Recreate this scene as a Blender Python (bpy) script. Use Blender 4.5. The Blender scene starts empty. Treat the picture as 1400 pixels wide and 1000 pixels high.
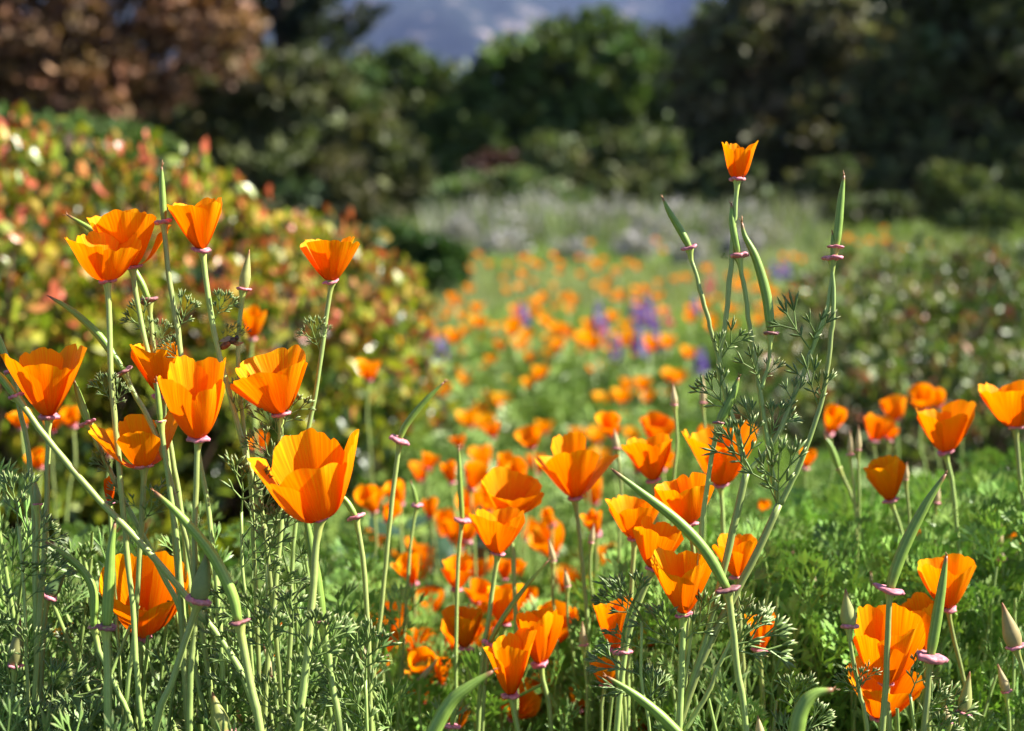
import bpy, math, random
import numpy as np
from mathutils import Vector, Matrix, Quaternion

random.seed(11)
rng = np.random.default_rng(11)
R = math.radians
scene = bpy.context.scene
C = scene.collection

# ------------------------------------------------------------------ camera, sky, sun, exposure
CAM = np.array([0.0, 0.0, 0.85])
LENS, SENSOR = 50.0, 36.0
F = 1400 * LENS / SENSOR            # focal length in photograph pixels
HORIZON = 230.0
PITCH = math.atan((500 - HORIZON) / F)
cd = bpy.data.cameras.new('camera')
cam = bpy.data.objects.new('camera', cd)
C.objects.link(cam)
cam.location = CAM
cam.rotation_euler = (math.pi / 2 - PITCH, 0, 0)
cd.lens = LENS
cd.sensor_width = SENSOR
cd.clip_start = 0.02
cd.clip_end = 20000
cd.dof.use_dof = True
cd.dof.focus_distance = 0.905
cd.dof.aperture_fstop = 5.4
scene.camera = cam

SUN_EL = R(42)
SUN_AZ = R(86)      # clockwise from +Y (the viewing direction); 90 = from the right
sdir = Vector((math.sin(SUN_AZ) * math.cos(SUN_EL), math.cos(SUN_AZ) * math.cos(SUN_EL), math.sin(SUN_EL)))
w = bpy.data.worlds.new('World')
scene.world = w
w.use_nodes = True
nt = w.node_tree
bg = nt.nodes['Background']
sky = nt.nodes.new('ShaderNodeTexSky')
sky.sky_type = 'NISHITA'
sky.sun_disc = False
sky.sun_elevation = SUN_EL
sky.sun_rotation = SUN_AZ
nt.links.new(sky.outputs[0], bg.inputs[0])
bg.inputs[1].default_value = 0.05
sky.dust_density = 0.5
sky.air_density = 0.85
sl = bpy.data.lights.new('sun', 'SUN')
sl.energy = 5.0
sl.angle = R(0.53)
sl.color = (1.0, 0.95, 0.86)
so = bpy.data.objects.new('sun', sl)
C.objects.link(so)
so.rotation_euler = sdir.to_track_quat('Z', 'Y').to_euler()
so.location = (3, 1, 4)

scene.view_settings.view_transform = 'Standard'
scene.view_settings.look = 'None'
scene.view_settings.exposure = 1.9
scene.view_settings.gamma = 1
scene.view_settings.use_curve_mapping = False
cy = scene.cycles
cy.use_denoising = True
cy.max_bounces = 5
cy.diffuse_bounces = 3
cy.transmission_bounces = 4
cy.transparent_max_bounces = 8
cy.volume_bounces = 1
cy.use_adaptive_sampling = False
cy.sample_clamp_indirect = 8

FW = np.array([0, math.cos(PITCH), -math.sin(PITCH)])
UP = np.array([0, math.sin(PITCH), math.cos(PITCH)])
RT = np.array([1.0, 0, 0])


def P(px, py, d):
    """Photograph pixel at depth d (metres along the view axis) -> world point."""
    return CAM + d * FW + (px - 700) / F * d * RT + (500 - py) / F * d * UP


def sstep(a, b, x):
    t = np.clip((x - a) / (b - a), 0, 1)
    return t * t * (3 - 2 * t)


def gz(x, y):
    """Ground height: a low bank in front, a flat meadow behind it."""
    s = x / np.maximum(y, 0.5)
    prof = 0.25 * sstep(-0.05, -0.16, s) + 0.20 * sstep(0.0, 0.10, s) + 0.05
    bank = prof * sstep(2.3, 1.35, y)
    far = 0.02 * np.sin(x * 0.9 + 1) * np.sin(y * 0.7) * sstep(2, 5, y)
    return bank + far


# ------------------------------------------------------------------ materials
def new_mat(name):
    m = bpy.data.materials.new(name)
    m.use_nodes = True
    nt = m.node_tree
    nt.nodes.clear()
    out = nt.nodes.new('ShaderNodeOutputMaterial')
    return m, nt, out


def N(nt, typ, **kw):
    n = nt.nodes.new(typ)
    for k, v in kw.items():
        if k.startswith('i_'):
            n.inputs[k[2:].replace('_', ' ')].default_value = v
        else:
            setattr(n, k, v)
    return n


def mix_col(nt, fac, a, b, blend='MIX'):
    n = nt.nodes.new('ShaderNodeMix')
    n.data_type = 'RGBA'
    n.blend_type = blend
    for idx, v in ((0, fac), (6, a), (7, b)):
        if hasattr(v, 'is_linked') or hasattr(v, 'links'):
            nt.links.new(v, n.inputs[idx])
        else:
            n.inputs[idx].default_value = v
    return n.outputs[2]


def leafy(name, transl=0.35, rough=0.5, spec=0.35, tint=(1, 1, 1), scale=60.0, var=0.25, tcol=(1.15, 1.25, 0.55)):
    """Colour comes from the point attribute Col, varied by noise; part of the light goes through."""
    m, nt, out = new_mat(name)
    at = N(nt, 'ShaderNodeAttribute', attribute_name='Col')
    no = N(nt, 'ShaderNodeTexNoise')
    no.inputs['Scale'].default_value = scale
    no.inputs['Detail'].default_value = 3
    geo = N(nt, 'ShaderNodeNewGeometry')
    nt.links.new(geo.outputs['Position'], no.inputs['Vector'])
    mr = N(nt, 'ShaderNodeMapRange')
    mr.inputs[3].default_value = 1 - var
    mr.inputs[4].default_value = 1 + var
    nt.links.new(no.outputs['Fac'], mr.inputs[0])
    c = mix_col(nt, 1.0, at.outputs['Color'], mr.outputs[0], 'MULTIPLY')
    c = mix_col(nt, 1.0, c, (*tint, 1), 'MULTIPLY')
    pr = N(nt, 'ShaderNodeBsdfPrincipled')
    pr.inputs['Roughness'].default_value = rough
    pr.inputs['Specular IOR Level'].default_value = spec
    nt.links.new(c, pr.inputs['Base Color'])
    if transl > 0:
        tr = N(nt, 'ShaderNodeBsdfTranslucent')
        tc = mix_col(nt, 1.0, c, (*tcol, 1), 'MULTIPLY')
        nt.links.new(tc, tr.inputs['Color'])
        mx = N(nt, 'ShaderNodeMixShader')
        mx.inputs[0].default_value = transl
        nt.links.new(pr.outputs[0], mx.inputs[1])
        nt.links.new(tr.outputs[0], mx.inputs[2])
        nt.links.new(mx.outputs[0], out.inputs[0])
    else:
        nt.links.new(pr.outputs[0], out.inputs[0])
    return m


def petal_material():
    m, nt, out = new_mat('poppy_petal')
    at = N(nt, 'ShaderNodeAttribute', attribute_name='Col')
    uv = N(nt, 'ShaderNodeAttribute', attribute_name='PUV')
    mp = N(nt, 'ShaderNodeMapping')
    mp.inputs['Scale'].default_value = (22, 1.6, 1)
    nt.links.new(uv.outputs['Vector'], mp.inputs[0])
    no = N(nt, 'ShaderNodeTexNoise')
    no.inputs['Scale'].default_value = 1.0
    no.inputs['Detail'].default_value = 4
    nt.links.new(mp.outputs[0], no.inputs['Vector'])
    mr = N(nt, 'ShaderNodeMapRange')
    mr.inputs[1].default_value = 0.3
    mr.inputs[2].default_value = 0.7
    mr.inputs[3].default_value = 0.62
    mr.inputs[4].default_value = 1.24
    nt.links.new(no.outputs['Fac'], mr.inputs[0])
    gcol = N(nt, 'ShaderNodeCombineColor')
    gcol.inputs[0].default_value = 1.0
    nt.links.new(mr.outputs[0], gcol.inputs[1])
    gcol.inputs[2].default_value = 1.0
    c = mix_col(nt, 1.0, at.outputs['Color'], gcol.outputs[0], 'MULTIPLY')
    bump = N(nt, 'ShaderNodeBump')
    bump.inputs['Strength'].default_value = 0.5
    bump.inputs['Distance'].default_value = 0.0007
    nt.links.new(no.outputs['Fac'], bump.inputs['Height'])
    pr = N(nt, 'ShaderNodeBsdfPrincipled')
    pr.inputs['Roughness'].default_value = 0.5
    pr.inputs['Specular IOR Level'].default_value = 0.08
    pr.inputs['Sheen Weight'].default_value = 0.0
    nt.links.new(c, pr.inputs['Base Color'])
    nt.links.new(bump.outputs[0], pr.inputs['Normal'])
    tr = N(nt, 'ShaderNodeBsdfTranslucent')
    tc = mix_col(nt, 1.0, c, (1.0, 0.72, 0.2, 1), 'MULTIPLY')
    nt.links.new(tc, tr.inputs['Color'])
    mx = N(nt, 'ShaderNodeMixShader')
    mx.inputs[0].default_value = 0.42
    nt.links.new(pr.outputs[0], mx.inputs[1])
    nt.links.new(tr.outputs[0], mx.inputs[2])
    nt.links.new(mx.outputs[0], out.inputs[0])
    return m


def ground_material():
    m, nt, out = new_mat('meadow_soil')
    geo = N(nt, 'ShaderNodeNewGeometry')
    no = N(nt, 'ShaderNodeTexNoise')
    no.inputs['Scale'].default_value = 3.0
    no.inputs['Detail'].default_value = 8
    nt.links.new(geo.outputs['Position'], no.inputs['Vector'])
    cr = N(nt, 'ShaderNodeValToRGB')
    e = cr.color_ramp.elements
    e[0].position = 0.35
    e[0].color = (0.035, 0.027, 0.016, 1)
    e[1].position = 0.65
    e[1].color = (0.06, 0.085, 0.03, 1)
    nt.links.new(no.outputs['Fac'], cr.inputs[0])
    no2 = N(nt, 'ShaderNodeTexNoise')
    no2.inputs['Scale'].default_value = 60
    no2.inputs['Detail'].default_value = 6
    nt.links.new(geo.outputs['Position'], no2.inputs['Vector'])
    bp = N(nt, 'ShaderNodeBump')
    bp.inputs['Distance'].default_value = 0.02
    nt.links.new(no2.outputs['Fac'], bp.inputs['Height'])
    pr = N(nt, 'ShaderNodeBsdfPrincipled')
    pr.inputs['Roughness'].default_value = 0.95
    pr.inputs['Specular IOR Level'].default_value = 0.1
    nt.links.new(cr.outputs[0], pr.inputs['Base Color'])
    nt.links.new(bp.outputs[0], pr.inputs['Normal'])
    nt.links.new(pr.outputs[0], out.inputs[0])
    return m


def mountain_material():
    m, nt, out = new_mat('mountain_chaparral')
    geo = N(nt, 'ShaderNodeNewGeometry')
    no = N(nt, 'ShaderNodeTexNoise')
    no.inputs['Scale'].default_value = 0.012
    no.inputs['Detail'].default_value = 9
    no.inputs['Roughness'].default_value = 0.62
    nt.links.new(geo.outputs['Position'], no.inputs['Vector'])
    cr = N(nt, 'ShaderNodeValToRGB')
    e = cr.color_ramp.elements
    e[0].position = 0.56
    e[0].color = (0.030, 0.040, 0.038, 1)
    e[1].position = 0.68
    e[1].color = (0.30, 0.24, 0.22, 1)
    e2 = cr.color_ramp.elements.new(0.42)
    e2.color = (0.018, 0.026, 0.024, 1)
    nt.links.new(no.outputs['Fac'], cr.inputs[0])
    pr = N(nt, 'ShaderNodeBsdfPrincipled')
    pr.inputs['Roughness'].default_value = 0.95
    pr.inputs['Specular IOR Level'].default_value = 0.05
    nt.links.new(cr.outputs[0], pr.inputs['Base Color'])
    nt.links.new(pr.outputs[0], out.inputs[0])
    return m


M = {}
M['petal'] = petal_material()
M['stem'] = leafy('poppy_stem', 0.0, 0.42, 0.45, scale=260, var=0.22)
M['rim'] = leafy('pink_receptacle', 0.15, 0.5, 0.3, scale=700, var=0.35, tcol=(1.1, 0.8, 0.8))
M['leaf'] = leafy('feathery_leaf', 0.15, 0.45, 0.4, scale=120, var=0.25)
M['bud'] = leafy('poppy_bud_cap', 0.15, 0.5, 0.3, scale=400, var=0.2)
M['stamen'] = leafy('stamen', 0.2, 0.6, 0.2, scale=300, var=0.2)
M['hedge'] = leafy('shrub_leaf', 0.28, 0.34, 0.6, scale=25, var=0.2)
M['hedge_small'] = leafy('small_shrub_leaf', 0.25, 0.42, 0.45, scale=25, var=0.25)
M['dull'] = leafy('tree_leaf', 0.22, 0.55, 0.3, scale=0.8, var=0.3)
M['grass'] = leafy('meadow_grass', 0.3, 0.5, 0.3, scale=2.0, var=0.25)
M['sage'] = leafy('dry_sage', 0.2, 0.7, 0.15, scale=5, var=0.25)
M['lupine'] = leafy('lupine_bloom', 0.3, 0.6, 0.2, scale=60, var=0.3, tcol=(1, 1, 1))
M['bark'] = leafy('bark', 0.0, 0.9, 0.1, scale=9, var=0.45)
M['bee'] = leafy('bee_body', 0.0, 0.5, 0.4, scale=900, var=0.3)
M['wing'] = leafy('bee_wing', 0.6, 0.3, 0.5, scale=900, var=0.2, tcol=(1, 1, 1))
M['ground'] = ground_material()
M['mountain'] = mountain_material()


# ------------------------------------------------------------------ mesh helpers
class MB:
    """Collects vertices, tris, quads and point colours; builds ONE mesh."""

    def __init__(self):
        self.V, self.T, self.Q, self.Col, self.UV = [], [], [], [], []
        self.n = 0
        self.tm, self.qm = [], []

    def add(self, V, T=None, Q=None, col=(1, 1, 1), uv=None, mi=0):
        V = np.asarray(V, float).reshape(-1, 3)
        self.V.append(V)
        col = np.asarray(col, float)
        if col.ndim == 1:
            col = np.repeat(col[None, :3], len(V), 0)
        self.Col.append(col[:, :3])
        self.UV.append(np.zeros((len(V), 3)) if uv is None else uv)
        if T is not None and len(T):
            T = np.asarray(T, int)
            self.T.append(T + self.n)
            self.tm.append(np.full(len(T), mi))
        if Q is not None and len(Q):
            Q = np.asarray(Q, int)
            self.Q.append(Q + self.n)
            self.qm.append(np.full(len(Q), mi))
        self.n += len(V)

    def mesh(self, name, mats, smooth=True, origin=None):
        V = np.concatenate(self.V)
        if origin is not None:
            V = V - np.asarray(origin)
        T = np.concatenate(self.T) if self.T else np.zeros((0, 3), int)
        Q = np.concatenate(self.Q) if self.Q else np.zeros((0, 4), int)
        me = bpy.data.meshes.new(name)
        me.vertices.add(len(V))
        me.vertices.foreach_set('co', V.astype(np.float32).ravel())
        nl = len(T) * 3 + len(Q) * 4
        me.loops.add(nl)
        me.loops.foreach_set('vertex_index', np.concatenate([T.ravel(), Q.ravel()]).astype(np.int32))
        me.polygons.add(len(T) + len(Q))
        ls = np.concatenate([np.arange(len(T)) * 3, len(T) * 3 + np.arange(len(Q)) * 4]).astype(np.int32)
        me.polygons.foreach_set('loop_start', ls)
        mi = np.concatenate([np.concatenate(self.tm) if self.tm else np.zeros(0), np.concatenate(self.qm) if self.qm else np.zeros(0)]).astype(np.int32)
        me.polygons.foreach_set('material_index', mi)
        me.polygons.foreach_set('use_smooth', np.full(len(T) + len(Q), smooth))
        ca = me.color_attributes.new('Col', 'FLOAT_COLOR', 'POINT')
        col = np.concatenate(self.Col)
        ca.data.foreach_set('color', np.concatenate([col, np.ones((len(col), 1))], 1).astype(np.float32).ravel())
        ua = me.attributes.new('PUV', 'FLOAT_VECTOR', 'POINT')
        ua.data.foreach_set('vector', np.concatenate(self.UV).astype(np.float32).ravel())
        for m in (mats if isinstance(mats, (list, tuple)) else [mats]):
            me.materials.append(m)
        me.update(calc_edges=True)
        me.validate()
        return me


def obj(name, me, parent=None, loc=None, mat=None):
    o = bpy.data.objects.new(name, me)
    C.objects.link(o)
    if parent is not None:
        o.parent = parent
    if mat is not None:
        o.matrix_local = mat
    elif loc is not None:
        o.location = Vector(loc)
    return o


def tag(o, label=None, cat=None, group=None, kind=None):
    if label:
        o['label'] = label
    if cat:
        o['category'] = cat
    if group:
        o['group'] = group
    if kind:
        o['kind'] = kind
    return o


def thing(name, label, cat, base, group=None):
    o = bpy.data.objects.new(name, None)
    C.objects.link(o)
    o.empty_display_size = 0.02
    o.location = Vector(base)
    return tag(o, label, cat, group)


def catmull(pts, n):
    pts = np.asarray(pts, float)
    if len(pts) == 2:
        t = np.linspace(0, 1, n)[:, None]
        return pts[0] * (1 - t) + pts[1] * t
    Pp = np.vstack([2 * pts[0] - pts[1], pts, 2 * pts[-1] - pts[-2]])
    seg = np.linalg.norm(np.diff(pts, axis=0), axis=1)
    cum = np.concatenate([[0], np.cumsum(seg)])
    out = []
    for s in np.linspace(0, cum[-1], n):
        i = min(np.searchsorted(cum, s, 'right') - 1, len(seg) - 1)
        t = (s - cum[i]) / max(seg[i], 1e-9)
        p0, p1, p2, p3 = Pp[i], Pp[i + 1], Pp[i + 2], Pp[i + 3]
        out.append(0.5 * ((2 * p1) + (-p0 + p2) * t + (2 * p0 - 5 * p1 + 4 * p2 - p3) * t * t + (-p0 + 3 * p1 - 3 * p2 + p3) * t ** 3))
    return np.array(out)


def frames(pts):
    t = np.gradient(pts, axis=0)
    t /= np.linalg.norm(t, axis=1)[:, None] + 1e-12
    a = np.array([1, 0, 0.0]) if abs(t[0][0]) < 0.8 else np.array([0, 1.0, 0])
    n = np.cross(t[0], a)
    n /= np.linalg.norm(n)
    ns = []
    for k in range(len(pts)):
        n = n - t[k] * np.dot(n, t[k])
        n /= np.linalg.norm(n) + 1e-12
        ns.append(n.copy())
    ns = np.array(ns)
    return t, ns, np.cross(t, ns)


def tube(mb, pts, rad, sides=8, ribs=0.0, col=(1, 1, 1), rcol=None, cap=True, mi=0):
    """Tapered tube; ribs>0 alternates ridge and groove, ridge colour rcol."""
    pts = np.asarray(pts, float)
    n = len(pts)
    rad = np.broadcast_to(np.asarray(rad, float), (n,))
    t, a, b = frames(pts)
    th = np.arange(sides) / sides * 2 * math.pi
    rm = np.where(np.arange(sides) % 2 == 0, 1 + ribs, 1 - ribs)
    ring = (np.cos(th) * rm)[None, :, None] * a[:, None, :] + (np.sin(th) * rm)[None, :, None] * b[:, None, :]
    V = pts[:, None, :] + ring * rad[:, None, None]
    col = np.asarray(col, float)
    if col.ndim == 1:
        col = np.repeat(col[None], n, 0)
    cc = np.repeat(col[:, None, :], sides, 1)
    if rcol is not None:
        cc[:, ::2] = cc[:, ::2] * np.asarray(rcol)
    V = V.reshape(-1, 3)
    cc = cc.reshape(-1, 3)
    i = np.arange(n - 1)[:, None] * sides
    j = np.arange(sides)[None]
    j2 = (j + 1) % sides
    Q = np.stack([i + j, i + j2, i + sides + j2, i + sides + j], -1).reshape(-1, 4)
    if cap:
        V = np.vstack([V, pts[0], pts[-1]])
        cc = np.vstack([cc, col[0], col[-1]])
        k = np.arange(sides)
        T0 = np.stack([np.full(sides, n * sides), (k + 1) % sides, k], -1)
        T1 = np.stack([np.full(sides, n * sides + 1), (n - 1) * sides + k, (n - 1) * sides + (k + 1) % sides], -1)
        mb.add(V, np.vstack([T0, T1]), Q, cc, mi=mi)
    else:
        mb.add(V, None, Q, cc, mi=mi)


def basis(axis, spin=0.0):
    """4x4 rotation whose Z is axis; X stays as near world X as it can, then spins about the axis."""
    z = Vector(axis).normalized()
    x = Vector((1, 0, 0))
    y = z.cross(x).normalized()
    x = y.cross(z)
    m = Matrix((x, y, z)).transposed().to_4x4()
    return m @ Matrix.Rotation(spin, 4, 'Z')


# ------------------------------------------------------------------ poppy pieces
GREEN = np.array([0.25, 0.35, 0.09])
PALE = (1.35, 1.3, 1.45)


def petal_mesh(Rr, H, wd=0.95, e=0.85, hp=1.0, curl=0.06, cv=0.42, ec=0.0, dip=0.2, skew=0.0, seed=0, nu=19, nv=15, ruffle=1.0, red=0.0):
    r_ = np.random.default_rng(seed)
    ph = r_.uniform(0, 6.28, 6)
    uu = np.linspace(-1, 1, nu)
    nick = np.zeros(nu)
    for _ in range(3):                                      # small tears and notches in the edge
        nick -= r_.uniform(0.0, 0.07) * np.exp(-((uu - r_.uniform(-.9, .9)) / 0.07) ** 2)
    nick = nick[None, :]
    fq = r_.uniform((4.5, 10), (8, 22))
    fa = r_.uniform((.004, .003), (.017, .012))
    u = np.linspace(-1, 1, nu)[None, :]
    v = np.linspace(0, 1, nv)[:, None]
    vend = 1 - dip * np.abs(u) ** 2.6 + ruffle * (0.030 * np.sin(3.1 * u + ph[0]) + fa[0] * np.sin(fq[0] * u + ph[1]) + fa[1] * np.sin(fq[1] * u * (1 + .15 * u) + ph[5]) + nick)
    vv = v * vend
    r = Rr * (0.09 + 0.91 * vv ** e)
    h = H * vv ** hp * (1 + 0 * u) + skew * u * vv * H
    ww = 0.13 + 0.87 * vv ** 0.8
    t = wd * Rr * u * ww
    o = r - cv * t * t / np.maximum(r, 0.1 * Rr) + curl * Rr * vv ** 5 + ec * Rr * np.abs(u) ** 4 * vv ** 2
    o = o + Rr * ruffle * (0.05 * vv ** 2 * np.sin(4.5 * u + ph[2]) + 0.026 * vv ** 3 * np.sin(12 * u + ph[3]) + 0.02 * vv * np.sin(5 * vv + ph[4]))
    V = np.stack([o, t + 0 * o, h + 0 * o], -1).reshape(-1, 3)
    k = np.clip(vv, 0, 1).reshape(-1, 1)
    c0, c1, c2 = np.array([0.74, 0.135, 0.0004]), np.array([0.86, 0.235, 0.0004]), np.array([0.93, 0.40, 0.001])
    col = np.where(k < 0.45, c0 + (c1 - c0) * (k / 0.45), c1 + (c2 - c1) * ((k - 0.45) / 0.55))
    col = col * np.array([1 - 0.12 * red, 1 - 0.5 * red, 1])
    fr = np.clip((k - 0.9) / 0.1, 0, 1)                      # thin paler fringe along the petal's top edge
    col = col * (1 - 0.35 * fr) + np.array([0.95, 0.46, 0.01]) * 0.35 * fr
    i = np.arange(nv - 1)[:, None] * nu
    j = np.arange(nu - 1)[None]
    Q = np.stack([i + j, i + j + 1, i + nu + j + 1, i + nu + j], -1).reshape(-1, 4)
    UV = np.stack([np.broadcast_to(u, vv.shape) + seed * 0.37, vv, 0 * vv], -1).reshape(-1, 3)
    return V, Q, col, UV


def stamen_mb(Rr, H, seed, mb=None, n=14):
    mb = mb or MB()
    r_ = np.random.default_rng(seed + 500)
    for k in range(n):
        a = k / n * 6.283 + r_.uniform(-.2, .2)
        ro = Rr * r_.uniform(0.05, 0.16)
        hh = H * r_.uniform(0.25, 0.36)
        p0 = np.array([math.cos(a) * 0.04 * Rr, math.sin(a) * 0.04 * Rr, 0.03 * H])
        p1 = np.array([math.cos(a) * ro, math.sin(a) * ro, hh * 0.55])
        p2 = np.array([math.cos(a) * ro * 1.3, math.sin(a) * ro * 1.3, hh])
        tube(mb, [p0, p1, p2], [0.0004, 0.0006, 0.0009], 4, 0, [(0.75, 0.3, 0.01), (0.8, 0.35, 0.01), (0.85, 0.5, 0.04)])
    return mb


def rim_mb(rad=0.0056, seed=0, brown=0.0):
    """Pink collar under the petals, its edge wavy, with a green funnel below."""
    r_ = np.random.default_rng(seed + 900)
    mb = MB()
    n = 26
    prof = [(0.22, 0.62), (0.55, 0.52), (0.86, 0.58), (1.06, 0.28), (1.00, -0.22), (0.66, -0.36), (0.34, -0.75)]
    th = np.arange(n) / n * 6.283
    wob = 1 + 0.11 * np.sin(3 * th + r_.uniform(0, 6)) + 0.07 * np.sin(8 * th + r_.uniform(0, 6)) + r_.normal(0, 0.04, n)
    zw = 0.07 * np.sin(2 * th + r_.uniform(0, 6)) + 0.06 * np.sin(5 * th + r_.uniform(0, 6)) + r_.normal(0, 0.035, n)
    V, Cc = [], []
    pink = np.array([0.62, 0.225, 0.265]) * (1 - brown) + np.array([0.20, 0.10, 0.09]) * brown
    for k, (rr, zz) in enumerate(prof):
        f = 1 if rr > 0.6 else 0
        V.append(np.stack([np.cos(th) * rr * (1 + (wob - 1) * f), np.sin(th) * rr * (1 + (wob - 1) * f), (zz * 0.50 + zw * f * rr)], -1) * rad)
        c = pink * (1.0 if 0 < k < 6 else 0.8) * r_.uniform(.65, 1.3, (n, 1)) * (1 + r_.normal(0, .08, (n, 3)))
        Cc.append(c)
    V = np.concatenate(V)
    Cc = np.concatenate(Cc)
    m = len(prof)
    i = np.arange(m - 1)[:, None] * n
    j = np.arange(n)[None]
    Q = np.stack([i + j, i + n + j, i + n + (j + 1) % n, i + (j + 1) % n], -1).reshape(-1, 4)
    mb.add(V, None, Q, Cc)
    return mb


RIMS = [rim_mb(1.0, k, 0.0).mesh('receptacle_rim', M['rim']) for k in range(4)]
RIMS_B = [rim_mb(1.0, k + 10, 0.75).mesh('receptacle_rim', M['rim']) for k in range(3)]


def rim(parent, base, pt, axis, rad, brown=False, k=None):
    me = random.choice(RIMS_B if brown else RIMS)
    ax = Vector(axis) + Vector((random.gauss(0, .10), random.gauss(0, .10), 0))
    rad *= random.uniform(.86, 1.14)
    m = Matrix.Translation(Vector(pt) - Vector(base)) @ basis(ax, random.uniform(0, 6.28)) @ Matrix.Diagonal((rad, rad, rad * random.uniform(.65, 1.05), 1))
    return obj('receptacle_rim', me, parent, mat=m)


def to_ground(p, q, drift=0.35):
    """Continue a stem from p (coming from q) down to the soil."""
    p, q = np.asarray(p), np.asarray(q)
    dv = p - q
    k = np.clip(dv[:2] / max(-dv[2], 0.02), -0.9, 0.9)
    for _ in range(3):
        g = float(gz(p[0], p[1]))
        h = max(p[2] - g, 0.0)
        e = p[:2] + k * h * drift
        g = float(gz(e[0], e[1]))
    mid = np.array([*(p[:2] + k * h * drift * 0.7), p[2] - h * 0.5])
    return mid, np.array([e[0], e[1], g - 0.012])


def stem_pts(path, d, grounded=True):
    """path: list of (px,py) or (px,py,depth) from the head down."""
    pts = [P(a[0], a[1], a[2] if len(a) > 2 else d) for a in path]
    if grounded:
        m, e = to_ground(pts[-1], pts[-2])
        if pts[-1][2] - e[2] > 0.05:
            pts += [m, e]
        else:
            pts += [e]
    return np.array(pts)


def stem_mesh(pts, r0, r1=None, seed=0, funnel=True, origin=(0, 0, 0), green=None):
    """Ribbed stem from the head down; widens to a small funnel under the flower."""
    r1 = r1 or r0 * 1.15
    r0, r1 = r0 * .88, r1 * .88
    n = max(12, int(len(pts) * 6))
    pp = catmull(pts, n)
    rad = np.linspace(r0, r1, n)
    r_ = np.random.default_rng(seed + 77)
    g = (green if green is not None else GREEN) * r_.uniform(0.85, 1.12)
    kink = np.cumsum(r_.normal(0, 0.00022, (n, 3)), 0)
    kink -= np.linspace(0, 1, n)[:, None] * kink[-1]
    pp = pp + kink * np.array([1, 1, 0])
    rad = rad * (1 + 0.05 * np.sin(np.linspace(0, 9, n) + r_.uniform(0, 6)) + r_.normal(0, 0.025, n))
    drift = np.sin(np.linspace(0, r_.uniform(4, 9), n) + r_.uniform(0, 6))[:, None] * 0.5 + 0.5
    g = g * (1 - drift * 0.22) + np.array([0.10, 0.02, 0.02]) * drift * 0.35
    if funnel:
        d0 = pp[0] - pp[1]
        d0 /= np.linalg.norm(d0)
        fun = np.array([pp[0] - d0 * k for k in (0, 0.0012, 0.0036, 0.0075)])
        keep = np.linalg.norm(pp - pp[0], axis=1) > 0.009
        pp = np.vstack([fun, pp[keep]])
        g = np.vstack([np.repeat(g[:1] * np.array([1.25, 1.15, 1.0]), 4, 0), g[keep]])
        rad = np.concatenate([[r0 * 2.3, r0 * 2.1, r0 * 1.5, r0 * 1.12], rad[keep]])
    mb = MB()
    tube(mb, pp, rad, 14, 0.10, g, PALE)
    return mb.mesh('stem', M['stem'], origin=origin)


def pod_mesh(pts, rmax, origin, seed=0):
    """Ribbed seed capsule from tip to rim."""
    n = 26
    pp = catmull(pts, n)
    s = np.linspace(0, 1, n)
    prof = np.interp(s, [0, 0.03, 0.10, 0.3, 0.6, 0.85, 1.0], [0.22, 0.32, 0.45, 0.8, 1.0, 0.98, 0.72])
    g = np.array([0.16, 0.26, 0.04]) * np.random.default_rng(seed + 3).uniform(0.85, 1.15)
    col = np.repeat(g[None], n, 0)
    col[0] = (0.16, 0.07, 0.03)
    col[1] = (0.22, 0.12, 0.05)
    col[2] = g * 0.8 + np.array([0.03, 0.0, 0])
    mb = MB()
    tube(mb, pp, prof * rmax, 20, 0.055, col, (1.5, 1.4, 1.6))
    # withered stigma threads on the tip
    d0 = pp[0] - pp[1]
    d0 /= np.linalg.norm(d0)
    rr = np.random.default_rng(seed)
    for k in range(3):
        e = pp[0] + d0 * 0.0022 + rr.normal(0, 0.0009, 3)
        tube(mb, [pp[0] - d0 * 0.0006, e], [0.00035, 0.0002], 4, 0, (0.25, 0.11, 0.04))
    return mb.mesh('seed_pod', M['stem'], origin=origin)


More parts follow.
